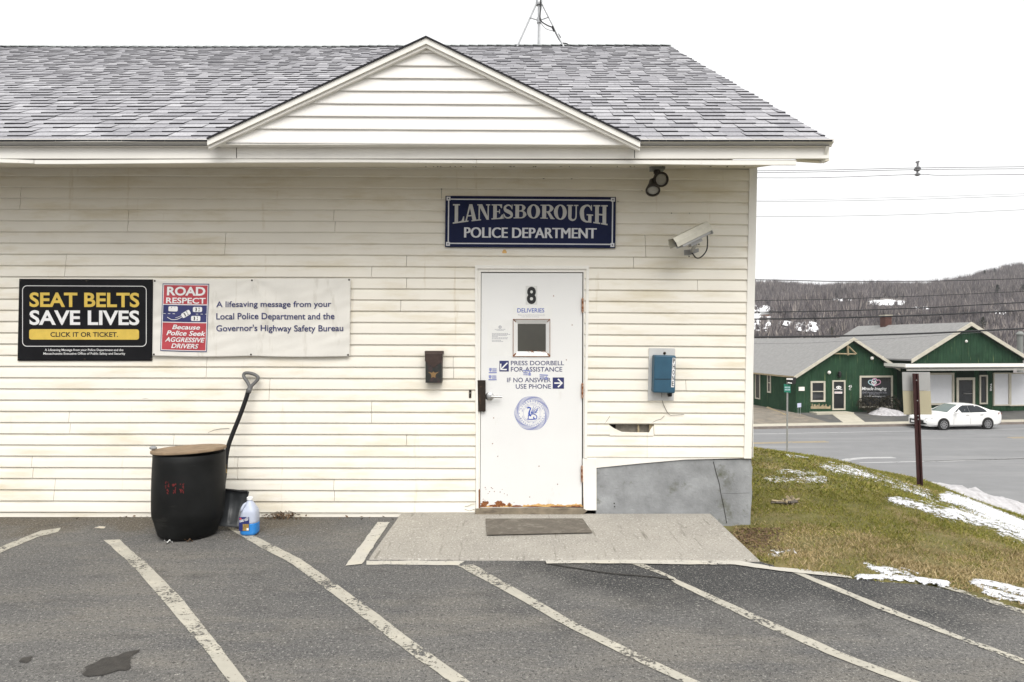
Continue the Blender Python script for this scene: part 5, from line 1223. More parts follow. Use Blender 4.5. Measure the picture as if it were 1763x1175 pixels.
def snow_obj(name, xs, ys, lst, thick, nzs, m_):
    Xg, Yg = np.meshgrid(xs, ys); Z = terr(Xg, Yg+DW); f = snow_field(lst, Xg, Yg, np.maximum(Z, 0) if lst is SNOW2 else Z)
    nz = .5*vnoise(Xg, Yg, 2.1, 8)+.6*vnoise(Xg, Yg, 7, 1)+.8*vnoise(Xg, Yg, 19, 4)
    h = np.clip(f+nzs*nz-.12, -1, 1.2)*thick+.01*0
    if lst is SNOW2: Z = np.where(f > .1, np.maximum(Z, -.004), Z)
    keep = h > -.55*thick; nx = len(xs)
    vs = np.stack([Xg, Yg, Z+h], -1).reshape(-1, 3); kf = keep
    fs = [(r*nx+c, r*nx+c+1, (r+1)*nx+c+1, (r+1)*nx+c) for r in range(len(ys)-1) for c in range(nx-1) if kf[r, c] or kf[r+1, c+1]]
    mb = MB(); mb.v = vs.tolist(); mb.f = fs; mb.mi = [0]*len(fs); ob = mb.build(name, m_, smooth=True, fixn=False)
    ob.data.attributes.new('depth', 'FLOAT', 'POINT').data.foreach_set('value', (h/thick).astype(np.float32).ravel()); return stuff(ob), (xs, ys, f+nzs*nz-.12)
s1, sf1 = snow_obj('snow', np.arange(2.6, 11, .04), np.arange(-.6, 7.6, .04), SNOW, .022, .75, 'lawn_snow')
s2_, sf2 = snow_obj('snow', np.arange(1.6, 4.2, .022), np.arange(-2.6, -.6, .022), SNOW2, .016, .6, 'lawn_snow')
# ploughed bank along the side street
mb = MB(); pl = []
BANK = [(1612, 836, 12.9), (1640, 844, 13.0), (1680, 856, 13.4), (1720, 866, 14.0), (1763, 878, 15.2), (1810, 890, 16.5), (1860, 900, 18)]
cb = catmull([tuple(P(*b_)) for b_ in BANK], 12); nb = len(cb); K = 10; vs = []
for i, p in enumerate(cb):
    a, b_ = Vector(cb[max(i-1, 0)]), Vector(cb[min(i+1, nb-1)]); d = (b_-a).normalized(); nn = Vector((-d.y, d.x, 0)).normalized(); p = Vector(p); fr = min(1, .25+i/30)
    for k in range(K+1):
        u = k/K*2-1; q = p+nn*u*(.35+.55*fr); zt = tz(q.x, q.y); h = (1-u*u)*(.10+.24*fr)*(1+.5*noise.noise(q*2.5))+.05*noise.noise(q*7); q.z = zt+h-.07; vs.append(q)
mb.add(vs, [(i*(K+1)+k, i*(K+1)+k+1, (i+1)*(K+1)+k+1, (i+1)*(K+1)+k) for i in range(nb-1) for k in range(K)])
stuff(mb.build('snow_bank', 'snow_dirty', smooth=True, fixn=False))
# grass blades
def blades(n, xr_, yr_, seed, tan_fn, hmin, hmax, wd):
    rng = np.random.default_rng(seed); X = rng.uniform(*xr_, n); Y = rng.uniform(*yr_, n); D = Y+DW
    Z = terr(X, D); px, py = px_of(X, Y, Z)
    ok = (px > 1262) & (px < 1830) & (py < 1130)
    ok &= ~((X < X_(1295)) & (Y > -.02))
    X, Y, Z, px, py = X[ok], Y[ok], Z[ok], px[ok], py[ok]
    ok = np.array([not in_lot(x-.015, y) for x, y in zip(X, Y)]) if len(X) else np.array([], bool)
    slab_r = np.array([(y < .0) and x < A_[5].x+(A_[4].x-A_[5].x)*(y-A_[5].y)/(A_[4].y-A_[5].y)+.02 and y > A_[4].y for x, y in zip(X, Y)])
    ok &= ~slab_r
    X, Y, Z, px, py = X[ok], Y[ok], Z[ok], px[ok], py[ok]
    for (xs, ys, f) in (sf1, sf2):       # thin out under snow
        ix = np.clip(np.searchsorted(xs, X), 0, len(xs)-1); iy = np.clip(np.searchsorted(ys, Y), 0, len(ys)-1); inside = (X > xs[0]) & (X < xs[-1]) & (Y > ys[0]) & (Y < ys[-1])
        dep = np.where(inside, f[iy, ix], -1); ok = (dep < .22) | ((dep < .55) & (rng.random(len(X)) < .5)) | (rng.random(len(X)) < .06); X, Y, Z, px, py = X[ok], Y[ok], Z[ok], px[ok], py[ok]
    n = len(X); a = rng.uniform(0, 2*math.pi, n); h = rng.uniform(hmin, hmax, n)*(.6+.8*rng.random(n)); lean = rng.normal(0, 1.0, (n, 2))*h[:, None]*1.1; w_ = wd*rng.uniform(.6, 1.3, n)
    p0 = np.stack([X-np.cos(a)*w_, Y-np.sin(a)*w_, Z-.004], -1); p1 = np.stack([X+np.cos(a)*w_, Y+np.sin(a)*w_, Z-.004], -1); p2 = np.stack([X+lean[:, 0], Y+lean[:, 1], Z+h], -1)
    vs = np.stack([p0, p1, p2], 1).reshape(-1, 3); return vs, tan_fn(X, Y, px, py, rng)
def tan_fn(X, Y, px, py, rng):
    q = np.array([noise.noise(Vector((x*.9, y*.9, 3)))*.8+noise.noise(Vector((x*2.6, y*2.6, 7)))*.55 for x, y in zip(X, Y)])
    band = np.interp(py-(px-1300)*.10, [800, 850, 880, 910, 950], [-.15, -.15, .0, .45, .75]); return (q+band+rng.normal(0, .25, len(X)) > .46).astype(int)
VS, TI = [], []
for args in ((150000, (1.6, 5.2), (-2.7, 1.4), 1, tan_fn, .008, .022, .0032), (80000, (1.9, 8.5), (1.2, 7.0), 2, tan_fn, .012, .034, .007), (14000, (3.5, 18), (3, 18), 3, tan_fn, .015, .04, .014)):
    v, t = blades(*args); VS.append(v); TI.append(t)
VS = np.concatenate(VS); TI = np.concatenate(TI); nb = len(TI)
me = bpy.data.meshes.new('grass'); me.vertices.add(nb*3); me.loops.add(nb*3); me.polygons.add(nb)
me.vertices.foreach_set('co', VS.astype(np.float32).ravel()); me.loops.foreach_set('vertex_index', np.arange(nb*3, dtype=np.int32))
me.polygons.foreach_set('loop_start', np.arange(0, nb*3, 3, dtype=np.int32)); me.polygons.foreach_set('loop_total', np.full(nb, 3, np.int32))
me.materials.append(M['grass_green']); me.materials.append(M['grass_tan']); me.polygons.foreach_set('material_index', TI.astype(np.int32)); me.update(); me.validate()
go = bpy.data.objects.new('grass', me); COL.objects.link(go); stuff(go)
# dead leaves by the landing corner
mb = MB()
for i in range(900):
    px = random.gauss(1302, 24); py = min(958, 902+abs(random.gauss(0, 24))); p = G(px, py, -.02); p.z = tz(p.x, p.y)+.012
    if in_lot(p.x, p.y): continue
    a, b_ = Vector((random.uniform(-1, 1), random.uniform(-1, 1), random.uniform(-.5, .5)))*.016, Vector((random.uniform(-1, 1), random.uniform(-1, 1), random.uniform(-.5, .5)))*.009
    mb.add([p-a, p+b_, p+a, p-b_], [(0, 1, 2, 3)])
stuff(mb.build('dead_leaves', 'leaf_dead', fixn=False))

# ------------------------------------------------------------------ signposts on the lawn
ps = P(1584, 838, 10.7); ps.z = tz(ps.x, ps.y)-.05
T = thing('signpost', 'leaning dark red steel post carrying a two panel sign seen from behind', 'signpost', ps)
pt = P(1576, 643.5, 10.7); ax = (pt-ps).normalized(); sd = Vector((1, 0, 0))
mb = MB(); c = (pt+ps)/2; h = (pt-ps).length/2
for s_ in (-1, 1): mb.obox(c+sd*s_*.036, sd*.012, (0, .004, 0), ax*h)
mb.obox(c+Vector((0, .02, 0)), sd*.026, (0, .004, 0), ax*h); 
for s_ in (-1, 1): mb.obox(c+sd*s_*.025+Vector((0, .01, 0)), sd*.004, (0, .012, 0), ax*h)
mb.build('post', 'gold', T)
mb = MB(); DS = 10.78
mb.prism([P(1553, 641, DS), P(1601, 641, DS), P(1602, 673, DS), P(1554, 673, DS)], (0, .004, 0)); mb.build('upper_panel', 'alu_back', T)
mb = MB(); mb.prism([P(1554, 673.4, DS), P(1602, 673.4, DS), P(1604, 714, DS), P(1556, 714, DS)], (0, .004, 0)); mb.build('lower_panel', 'tan_back', T)
mb = MB()
for y in (655, 690, 716, 722): mb.lathe([(.008, 0), (.008, .01)], P(1577+(y-643)*.041, y, 10.66), (0, -1, 0), 8)
pieces(mb.build('bolt', 'galv', T))
ps = P(1355, 782, 22.0); ps.z = tz(ps.x, ps.y)-.1
T = thing('street_sign', 'thin galvanised street sign pole with green blade on the verge', 'street sign', ps)
pt = P(1355.5, 652, 22.0); mb = MB(); mb.tube([ps, pt], .028, 8); mb.build('pole', 'galv', T)
mb = MB(); mb.prism([P(1349.5, 661.5, 21.95), P(1361, 662.2, 21.95), P(1361, 676.5, 21.95), P(1350, 675.5, 21.95)], (0, .01, 0)); mb.build('green_plate', 'street_green', T)
mb = MB()
for r_ in range(2):
    for k in range(4): flat(mb, [(1351+k*2.4, 666+r_*4), (1352.8+k*2.4, 666+r_*4), (1352.8+k*2.4, 668.6+r_*4), (1351+k*2.4, 668.6+r_*4)], lambda x, y: P(x, y, 21.94))
mb.build('lettering', 'cyan_l', T, fixn=False)
mb = MB(); mb.prism([P(1353.5, 650.3, 21.9), P(1365, 650.3, 21.9), P(1364, 661.6, 21.9), P(1354.5, 660.5, 21.9)], (.15, .1, 0)); mb.build('cross_plate', 'black_print', T)
mb = MB(); mb.prism([P(1354, 651.6, 21.88), P(1365, 652, 21.88), P(1365, 654.3, 21.88), P(1354, 654, 21.88)], (0, .005, 0)); mb.prism([P(1356, 658.4, 21.88), P(1363.4, 659.3, 21.88), P(1363.4, 661, 21.88), P(1356, 660, 21.88)], (0, .005, 0)); mb.build('cross_plate_print', 'white_print', T)

# ------------------------------------------------------------------ shops across the road
def fr(t0): return lambda s, z, o=0.: R(s, t0-o, z)
def planks(mb, s0, s1, zlo, zhi, mapper, pitch=.22, thick=.02, gap=.012, gable=None):
    s = s0
    while s < s1-.01:
        e = min(s+pitch*random.uniform(.9, 1.1), s1); a, b_ = s+gap/2, e-gap/2; th = thick*random.uniform(.7, 1.3)
        za, zb = (gable(a), gable(b_)) if gable else (zhi, zhi)
        pts = [(a, zlo), (b_, zlo), (b_, zb), (a, za)]
        if gable and a < gable.peak < b_: pts = [(a, zlo), (b_, zlo), (b_, zb), (gable.peak, gable(gable.peak)), (a, za)]
        f = [mapper(x, z, th) for x, z in pts]; k = [mapper(x, z, 0) for x, z in pts]; n = len(pts)
        mb.add(f+k, [tuple(range(n))]+[(i, (i+1) % n, n+(i+1) % n, n+i) for i in range(n)])
        s = e
class Gab:
    def __init__(s, x0, z0, xp, zp, x1, z1): s.p = (x0, z0, xp, zp, x1, z1); s.peak = xp
    def __call__(s, x):
        x0, z0, xp, zp, x1, z1 = s.p; return z0+(zp-z0)*(x-x0)/(xp-x0) if x <= xp else zp+(z1-zp)*(x-xp)/(x1-xp)
TF = 5.08; ZB = -3.22
L1, zl = S_(1366.5, 646.5, TF); A1, za1 = S_(1464.5, 582.5, TF); R1, zr1 = S_(1553, 641, TF); LEN = 15.
SH = thing('green_shop', 'low green board shop with a gabled front and black logo window', 'shop', R((L1+R1)/2, TF+LEN/2, ZB))
g1 = Gab(L1+.12, zl, A1, za1-.1, R1-.12, zr1)
mb = MB(); n5 = [(L1+.12, ZB), (R1-.12, ZB), (R1-.12, zr1-.05), (A1, za1-.16), (L1+.12, zl-.05)]
mb.add([R(s, TF, z) for s, z in n5]+[R(s, TF+LEN, z) for s, z in n5], [tuple(range(5)), tuple(range(9, 4, -1))]+[(i, (i+1) % 5, 5+(i+1) % 5, 5+i) for i in range(5)])
mb.build('wall', 'groove', SH)
mb = MB(); planks(mb, L1+.12, R1-.12, ZB, 0, fr(TF), gable=lambda x: g1(x)-.05) if False else None
gg = Gab(L1+.12, zl-.06, A1, za1-.17, R1-.12, zr1-.06)
planks(mb, L1+.12, R1-.12, ZB, 0, fr(TF), gable=gg)
sidef = lambda t, z, o=0.: R(L1+.12-o, t, z)
planks(mb, TF, TF+LEN, ZB, zl-.08, sidef, pitch=.2)
mb.build('board_cladding', 'green_wood', SH)
def roofpair(parent, s0, z0, sp, zp, s1, z1, t0, t1, m_, th=.1):
    mb = MB()
    for (sa, za, sb, zb) in ((s0, z0, sp, zp), (sp, zp, s1, z1)):
        q = [R(sa, t0, za), R(sb, t0, zb), R(sb, t1, zb), R(sa, t1, za)]; mb.prism(q, (0, 0, -th))
    return mb.build('roof', m_, parent)
roofpair(SH, L1-.15, zl-.05, A1, za1+.03, R1+.12, zr1-.03, TF-.32, TF+LEN, 'far_roof')
def bargeboard(parent, s0, z0, s1, z1, t, h, m_='cream_trim'):
    mb = MB(); mb.prism([R(s0, t, z0), R(s1, t, z1), R(s1, t, z1-h), R(s0, t, z0-h)], R(0, .05, 0)-R(0, 0, 0)); return mb.build('bargeboard', m_, parent)
bargeboard(SH, L1-.17, zl-.05, A1, za1+.045, TF-.36, .22); bargeboard(SH, A1, za1+.045, R1+.14, zr1-.03, TF-.36, .22)
mb = MB(); mb.box((L1-.17, TF-.3, zl-.16), (L1-.11, TF+LEN, zl-.05), fn=R); mb.build('eave_board', 'timber', SH)
def framed(parent, name, px, t, m_pane, fw=.09, off=.05, cross=None, frame_m='cream_trim', plane='t'):
    (xa, ya), (xb, yb) = px
    fn = (lambda a, z, o=0.: R(a, t-o, z)) if plane == 't' else (lambda a, z, o=0.: R(t-o, a, z))
    (s0, z1), (s1, z0) = (S_(xa, ya, t), S_(xb, yb, t)) if plane == 't' else (T_(xa, ya, t), T_(xb, yb, t))
    if s0 > s1: s0, s1 = s1, s0
    mb = MB(); bx = lambda a, b_, c, d: mb.box((a, -.01, c), (b_, off, d), fn=lambda x, y, z: fn(x, z, y+.02))
    bx(s0, s0+fw, z0, z1); bx(s1-fw, s1, z0, z1); bx(s0+fw, s1-fw, z1-fw, z1); bx(s0+fw, s1-fw, z0, z0+fw)
    if cross: zm_ = z0+(z1-z0)*cross; bx(s0+fw, s1-fw, zm_-.03, zm_+.03)
    o = mb.build(name, frame_m, parent)
    mb = MB(); mb.add([fn(s0+fw*.8, z0+fw*.8, .026), fn(s1-fw*.8, z0+fw*.8, .026), fn(s1-fw*.8, z1-fw*.8, .026), fn(s0+fw*.8, z1-fw*.8, .026)], [(0, 1, 2, 3)]); mb.build('pane', m_pane, o)
    return o, (s0, z0, s1, z1)
framed(SH, 'window', ((1394.8, 656.5), (1420, 692)), TF, 'glass_dark', .12, cross=.5)
dr, (ds0, dz0, ds1, dz1) = framed(SH, 'door', ((1432, 655), (1454.5, 706)), TF, 'glass_dark', .10)
bw, (ws0, wz0, ws1, wz1) = framed(SH, 'shop_window', ((1479, 647.3), (1536, 702)), TF, 'glass_dark', .12)
framed(SH, 'window', ((1322, 642), (1328, 677)), L1+.12, 'glass_dark', .10, cross=.5, plane='s')
framed(SH, 'door', ((1301, 639), (1309.5, 688)), L1+.12, 'glass_dark', .08, plane='s')
wf_ = lambda o=.034: (lambda px, py: R(S_(px, py, TF-o)[0], TF-o, S_(px, py, TF-o)[1]))
text('Miracle Imaging', (1483.5, 666.6, 1526.5, 673.8), wf_(), 'white_print', bw, bold=.02, shear=.25)
text('3D/4D Prenatal Ultrasound Studio', (1484, 674.6, 1527, 677.6), wf_(), 'grey_print', bw, shear=.2)
text('www.MiracleImaging.com', (1488, 681.2, 1524, 684.4), wf_(), 'white_print', bw)
text('413-496-9733', (1496, 677.9, 1514, 680), wf_(), 'grey_print', bw)
def heart(mb, cx, cy, sz, rot, mi, o):
    pts = []
    for k in range(25):
        t = 2*math.pi*k/24; x = 16*math.sin(t)**3/16*sz; y = -(13*math.cos(t)-5*math.cos(2*t)-2*math.cos(3*t)-math.cos(4*t))/16*sz; pts.append((cx+x*math.cos(rot)-y*math.sin(rot), cy+x*math.sin(rot)+y*math.cos(rot)))
    stroke(mb, pts, 1.5, wf_(o), mi)
mb = MB(); heart(mb, 1501.5, 658.5, 6.2, -.35, 1, .036); heart(mb, 1508.5, 658.2, 7, .4, 0, .039); heart(mb, 1504.5, 660, 4, 0, 2, .042); mb.build('hearts_logo', ['pink', 'cyan_l', 'white_print'], bw, fixn=False)
mb = MB(); heart(mb, 1442.5, 667.5, 2.3, -.3, 2, .036); heart(mb, 1445, 667.5, 2.5, .3, 2, .038); mb.build('hearts_logo', ['pink', 'cyan_l', 'white_print'], dr, fixn=False)
text('Miracle Imaging', (1436, 669.6, 1450, 672), wf_(), 'white_print', dr, bold=.02)
mb = MB(); flat(mb, [(1436.5, 674.6), (1450, 674.6), (1450, 678), (1436.5, 678)], wf_()); mb.build('hours_sticker', 'white_print', dr, fixn=False)
text('OPEN BY APPT', (1437, 675.3, 1449.5, 677.3), wf_(.037), 'red_print', dr)
text('45', (1460.5, 663.5, 1466.5, 667.5), wf_(.05), 'white_print', SH, 'number', .01); text('C', (1461.5, 668.3, 1465, 672), wf_(.05), 'white_print', SH, 'number', .01)
mb = MB()
for px, py in ((1425.5, 641.5), (1499, 617)): mb.lathe([(.11, -.03), (.12, .03), (.06, .1)], R(S_(px, py, TF)[0], TF-.12, S_(px, py, TF)[1]), R(0, -1, 0)-R(0, 0, 0), 10)
pieces(mb.build('wall_light', 'white_trim', SH))
s_, z_ = S_(1443, 644, TF); mb = MB(); mb.lathe([(.05, -.25), (.12, -.15), (.1, .1), (.02, .2)], R(s_, TF-.16, z_), (0, 0, 1), 10); mb.build('lantern', 'car_black', SH)
s_, z_ = S_(1379, 669.5, TF); mb = MB(); mb.box((s_-.2, TF-.09, z_-.14), (s_+.2, TF-.03, z_+.12), fn=R); mb.build('meter_box', 'white_trim', SH)
mb = MB(); q = lambda x, y, o=.2: R(S_(x, y, TF-o)[0], TF-o, S_(x, y, TF-o)[1])
mb.tube([q(1428, 609), q(1473, 610)], .045, 6); mb.tube([q(1458.5, 590), q(1460, 612)], .07, 6); mb.tube([q(1461, 597), q(1474, 609.5)], .05, 6); mb.build('truss_ornament', 'timber', SH)
mb = MB()
for a in np.arange(1396, 1430, 1.7):
    hh = random.uniform(3, 9); x = a; s_, z_ = S_(x, 704, TF); mb.box((s_-.035, TF-.033, z_), (s_+.035, TF-.0315, z_+hh*.039), fn=R)
mb.build('worn_board', 'timber', SH)
mb = MB(); mb.box((L1+.3, TF-.6, ZB-.1), (ds1+.3, TF-.03, ZB+.06), fn=R); 
mb.v = []; mb.f = []; mb.mi = []; s_, _ = S_(1393, 708, TF); mb.box((s_, TF-.9, ZB-.15), (ds1+.05, TF-.03, ZB+.07), fn=R); mb.build('door_step', 'concrete_walk', SH)
# right shop
TG = 3.7
L2, zl2 = S_(1566.5, 617, TG); A2, za2 = S_(1666, 556, TG); R2, zr2 = 2*A2-L2, zl2; LEN2 = 11.5
SR = thing('corner_shop', 'larger green shop with a white fascia canopy and blinds behind the car', 'shop', R(A2, TG+LEN2/2, ZB))
mb = MB(); n5 = [(L2+.1, ZB), (R2-.1, ZB), (R2-.1, zr2-.05), (A2, za2-.16), (L2+.1, zl2-.05)]
tt = TG+.75
mb.add([R(s, tt, z) for s, z in n5]+[R(s, TG+LEN2, z) for s, z in n5], [tuple(range(5)), tuple(range(9, 4, -1))]+[(i, (i+1) % 5, 5+(i+1) % 5, 5+i) for i in range(5)])
gz = S_(1600, 626, TG)[1]
q3 = [(L2+.1, gz), (R2-.1, gz), (R2-.1, zr2-.05), (A2, za2-.16), (L2+.1, zl2-.05)]
mb.add([R(s, TG+.02, z) for s, z in q3]+[R(s, tt, z) for s, z in q3], [tuple(range(5))]+[(i, (i+1) % 5, 5+(i+1) % 5, 5+i) for i in range(5)])
mb.build('wall', 'groove', SR)
gg2 = Gab(L2+.1, zl2-.06, A2, za2-.17, R2-.1, zr2-.06); mb = MB(); planks(mb, L2+.1, R2-.1, gz, 0, fr(TG+.02), gable=gg2); mb.build('gable_boards', 'green_wood', SR)
roofpair(SR, L2-.12, zl2-.07, A2, za2+.03, R2+.3, zr2-.1, TG-.3, TG+LEN2, 'far_roof')
bargeboard(SR, L2-.14, zl2-.07, A2, za2+.045, TG-.34, .26); bargeboard(SR, A2, za2+.045, R2+.3, zr2-.1, TG-.34, .26)
# canopy: white fascia, dark soffit
cf = TG-1.3
cs0, cz1 = S_(1559, 627, cf); _, cz0 = S_(1559, 638, cf); ce = R2+1
mb = MB(); mb.box((cs0, cf, cz1-.22), (ce, cf+.1, cz1), fn=R); mb.box((cs0+.35, cf+.3, cz0-.05), (ce, cf+.4, cz1-.33), fn=R); mb.box((cs0, cf+.1, cz1-.2), (cs0+.1, tt, cz1), fn=R); mb.build('canopy_fascia', 'white_trim', SR)
mb = MB(); mb.box((cs0+.1, cf+.1, cz1-.30), (ce, tt, cz1-.03), fn=R); mb.build('canopy', 'far_roof', SR)
# shop front below the canopy
zt = cz0-.05
mb = MB(); spans = []
def sp(px): return S_(px, 690, tt)[0]
zsill = S_(1720, 699, tt)[1]
planks(mb, L2+.1, sp(1645), ZB, zsill, fr(tt)); planks(mb, sp(1676), R2+1.4, ZB, zsill, fr(tt))
for a, b_ in ((1638, 1646), (1676.5, 1685), (1698, 1709.5)): planks(mb, sp(a), sp(b_), zsill, zt+.3, fr(tt))
mb.build('board_cladding', 'green_wood', SR)
framed(SR, 'shop_window', ((1590, 642.5), (1641, 697)), tt, 'white_blind', .12, off=.08)
framed(SR, 'shop_window', ((1708.5, 642), (1737, 698.5)), tt, 'white_blind', .08, off=.08); framed(SR, 'shop_window', ((1737.2, 642), (1790, 698.5)), tt, 'white_blind', .08, off=.08)
dr2, dd = framed(SR, 'door', ((1645.5, 650.5), (1677, 704)), tt-.06, 'glass_dark', .16, off=.06)
mb = MB(); s_, z_ = S_(1666, 678, tt-.1); mb.tube([R(s_-.35, tt-.13, z_), R(s_+.35, tt-.13, z_)], .03, 6); mb.build('handle', 'steel', dr2)
framed(SR, 'window', ((1685, 646), (1699, 696)), tt, 'glass_dark', .10, off=.06)
for i, ch in enumerate('45B'): text(ch, (1704.2, 660.5+i*4.4, 1707.6, 664.4+i*4.4), (lambda px, py: R(S_(px, py, tt-.05)[0], tt-.05, S_(px, py, tt-.05)[1])), 'white_print', SR, 'number', .01)
mb = MB(); mb.lathe([(.06, 0), (.1, .06), (.04, .14)], R(S_(1662, 588, TG)[0], TG-.02, S_(1662, 588, TG)[1]), R(0, -1, 0)-R(0, 0, 0), 10); mb.build('wall_light', 'white_trim', SR)
k = (1525-CX)/F; lc_ = (14.1+A2*RC-k*(39.5+A2*RS))/(k*RC+RS)
mb = MB(); zt_ = ZC-(543-CY)*(39.5+A2*RS+lc_*RC)/F
mb.box((A2-.27, lc_-.3, za2-.7), (A2+.27, lc_+.3, zt_-.1), fn=R); mb.build('chimney', 'brick', SR)
mb = MB(); mb.box((A2-.34, lc_-.36, zt_-.1), (A2+.34, lc_+.36, zt_+.02), fn=R); mb.build('chimney_cap', 'concrete_walk', SR)
mb = MB(); mb.tube([R(S_(1756, 640, TG+9)[0], TG+9, -1), R(S_(1756, 576, TG+9)[0], TG+9, S_(1756, 577, TG+9)[1])], .22, 14); mb.lathe([(.3, 0), (.3, .1), (.1, .3)], R(S_(1756, 576, TG+9)[0], TG+9, S_(1756, 577, TG+9)[1]), (0, 0, 1), 12); mb.build('vent_stack', 'greypaint', SR)
# link between the two
mb = MB(); l0, lz = S_(1520, 612, TF+1.5); l1, _ = S_(1570, 609, TF+1.5); lz0 = S_(1545, 613.5, TF+1.5)[1]
mb.box((R1-1.6, TF+1.5, ZB), (L2+.8, TF+8, lz0-.12), fn=R); mb.build('link_wall', 'green_wood', SR)
mb = MB(); mb.box((R1-1.6, TF+1.35, lz0-.12), (L2+.8, TF+8.2, lz0), fn=R); mb.build('link_roof', 'white_trim', SR)
mb = MB(); mb.quad(R(R1-2.2, TF+1.4, lz0+.012), R(L2+1.0, TF+1.4, lz0+.012), R(L2+1.0, TF+8, lz0+.45), R(R1-2.2, TF+8, lz0+.45)); mb.build('link_roofing', 'far_roof', SR)

# frontage: path, parking, gravel, timber, small sign
mb = MB(); mb.add([R(S_(1432, 706, TF-.9)[0], TF-.9, -3.233), R(ds1+.05, TF-.9, -3.233), R(S_(1488, 726, 1.4)[0], 1.33, -3.418), R(S_(1450, 726, 1.4)[0], 1.33, -3.418)], [(0, 1, 2, 3)]); struct(mb.build('path', 'concrete_walk'))
s_, z_ = S_(1376, 698, TF-1.1)
T = thing('yard_sign', 'small blue and white yard sign on wire legs at the shop corner', 'sign', R(s_, TF-1.1, ZB)); mb = MB(); mb.prism([R(s_-.13, TF-1.1, z_-.15), R(s_+.13, TF-1.1, z_-.12), R(s_+.13, TF-1.1, z_+.14), R(s_-.13, TF-1.1, z_+.12)], (0, .02, 0)); mb.build('panel', 'blue_ribbon', T)
mb = MB(); [mb.tube([R(s_+d, TF-1.09, ZB-.05), R(s_+d, TF-1.09, z_)], .012, 5) for d in (-.08, .08)]; pieces(mb.build('leg', 'galv', T))
mb = MB(); mb.tube([P(1322, 704, 48.5), P(1352.5, 717, 44.4)], .16, 6); o = mb.build('timber_beam', 'timber'); tag(o, 'long pale timber beam lying on the gravel beside the green shop', 'timber')
# shrubs and the snow heap in front of the big window
for (px, py, rw, rh, lab_) in ((1495, 699, .85, .62, 'dark clipped shrub under the logo window nearer the shop door'), (1532, 698, .8, .62, 'dark clipped shrub under the logo window nearer the sign panels')):
    s_, _ = S_(px, 700, TF-.7); c = R(s_, TF-.7, -3.25); T = thing('shrub', lab_, 'shrub', c, 'shrubs below the shop window'); mb = MB()
    for i in range(700):
        d = Vector((random.gauss(0, 1), random.gauss(0, 1), random.gauss(0, 1))).normalized(); rr_ = random.uniform(.6, 1.0)*(1+.3*noise.noise(d*2+c)); p = c+Vector((d.x*rw*rr_, d.y*.55*rr_, rh+d.z*rh*rr_))
        if p.z < -3.2: continue
        a, b_ = Vector((random.uniform(-1, 1), random.uniform(-1, 1), random.uniform(-1, 1)))*.09, Vector((random.uniform(-1, 1), random.uniform(-1, 1), random.uniform(-1, 1)))*.06; mb.add([p-a, p+b_, p+a], [(0, 1, 2)])
    mb.build('foliage', 'shrub_leaf', T, fixn=False); mb = MB(); [mb.tube([c+Vector((0, 0, -.02)), c+Vector((random.uniform(-.4, .4), random.uniform(-.3, .3), .7))], .02, 5) for _ in range(5)]; pieces(mb.build('stem', 'bark', T))
def heap(name, c, rx, ry, h, m_):
    mb = MB(); n = 24; vs = []
    for j in range(n+1):
        for i in range(n+1):
            u, v = i/n*2-1, j/n*2-1; x, y = c.x+u*rx, c.y+v*ry; z = max(-.2, 1-u*u-v*v)*h*(1+.5*noise.noise(Vector((x*1.7, y*1.7, 2))))+.06*noise.noise(Vector((x*6, y*6, 1))); vs.append((x, y, c.z+z-.03))
    mb.add(vs, [(j*(n+1)+i, j*(n+1)+i+1, (j+1)*(n+1)+i+1, (j+1)*(n+1)+i) for j in range(n) for i in range(n)]); return stuff(mb.build(name, m_, smooth=True, fixn=False))
heap('snow_heap', R(S_(1527, 708, TF-1.1)[0], TF-1.1, -3.28), 1.25, .7, .42, 'snow_dirty')

# ------------------------------------------------------------------ white sedan
s0c = S_(1566, 735, -1.0)[0]
CS, CT = S_(1640, 738, -.95)[0], -1.05
CR = thing('parked_car', 'white four door sedan parked along the far kerb', 'car', R(CS, CT, ZR))
CL, CW = 4.9, .91
def C(x, y, z): return R(CS+x, CT+y, ZR+z)         # x: forward is -, y: away +
ST = [ # x, zbottom, zbelt, ztop, half-width at belt, half-width top
 (-2.42, .38, .56, .60, .62, .45), (-2.34, .24, .62, .70, .76, .60), (-2.15, .2, .70, .78, .84, .70), (-1.8, .2, .78, .84, .88, .74), (-1.4, .2, .85, .90, .90, .76), (-1.02, .2, .90, .96, .905, .78),
 (-.55, .2, .93, 1.24, .91, .66), (-.15, .2, .94, 1.415, .91, .60), (.3, .2, .95, 1.455, .91, .60), (.75, .2, .96, 1.445, .91, .60), (1.1, .2, .97, 1.37, .905, .61), (1.45, .2, .985, 1.235, .90, .64), (1.75, .2, .995, 1.10, .89, .70), (2.05, .22, 1.0, 1.05, .87, .74), (2.3, .28, .98, 1.03, .82, .7), (2.42, .42, .90, .95, .74, .6), (2.46, .5, .75, .78, .66, .5)]
mb = MB(); rings = []
for (x, zb, zl_, zt_2, wb, wt) in ST:
    half = [(wb*.86, zb), (wb*.985, zb+.1), (wb, zb+(zl_-zb)*.45), (wb*.99, zb+(zl_-zb)*.75), (wb*.95, zl_), (wt+(wb*.95-wt)*.06, zt_2-(zt_2-zl_)*.10), (wt*.8, zt_2), (wt*.35, zt_2+.012)]
    rings.append([(x, -y, z) for y, z in half]+[(x, y, z) for y, z in reversed(half)])
n = len(rings[0])
for r in rings: mb.v += [tuple(C(*p)) for p in r]
for i in range(len(rings)-1):
    for k in range(n): mb.f.append((i*n+k, i*n+(k+1) % n, (i+1)*n+(k+1) % n, (i+1)*n+k)); mb.mi.append(0)
mb.f += [tuple(range(n)), tuple(range((len(rings)-1)*n, len(rings)*n))]; mb.mi += [0, 0]
smooth_by_angle(mb.build('body', 'car_white', CR), 38)
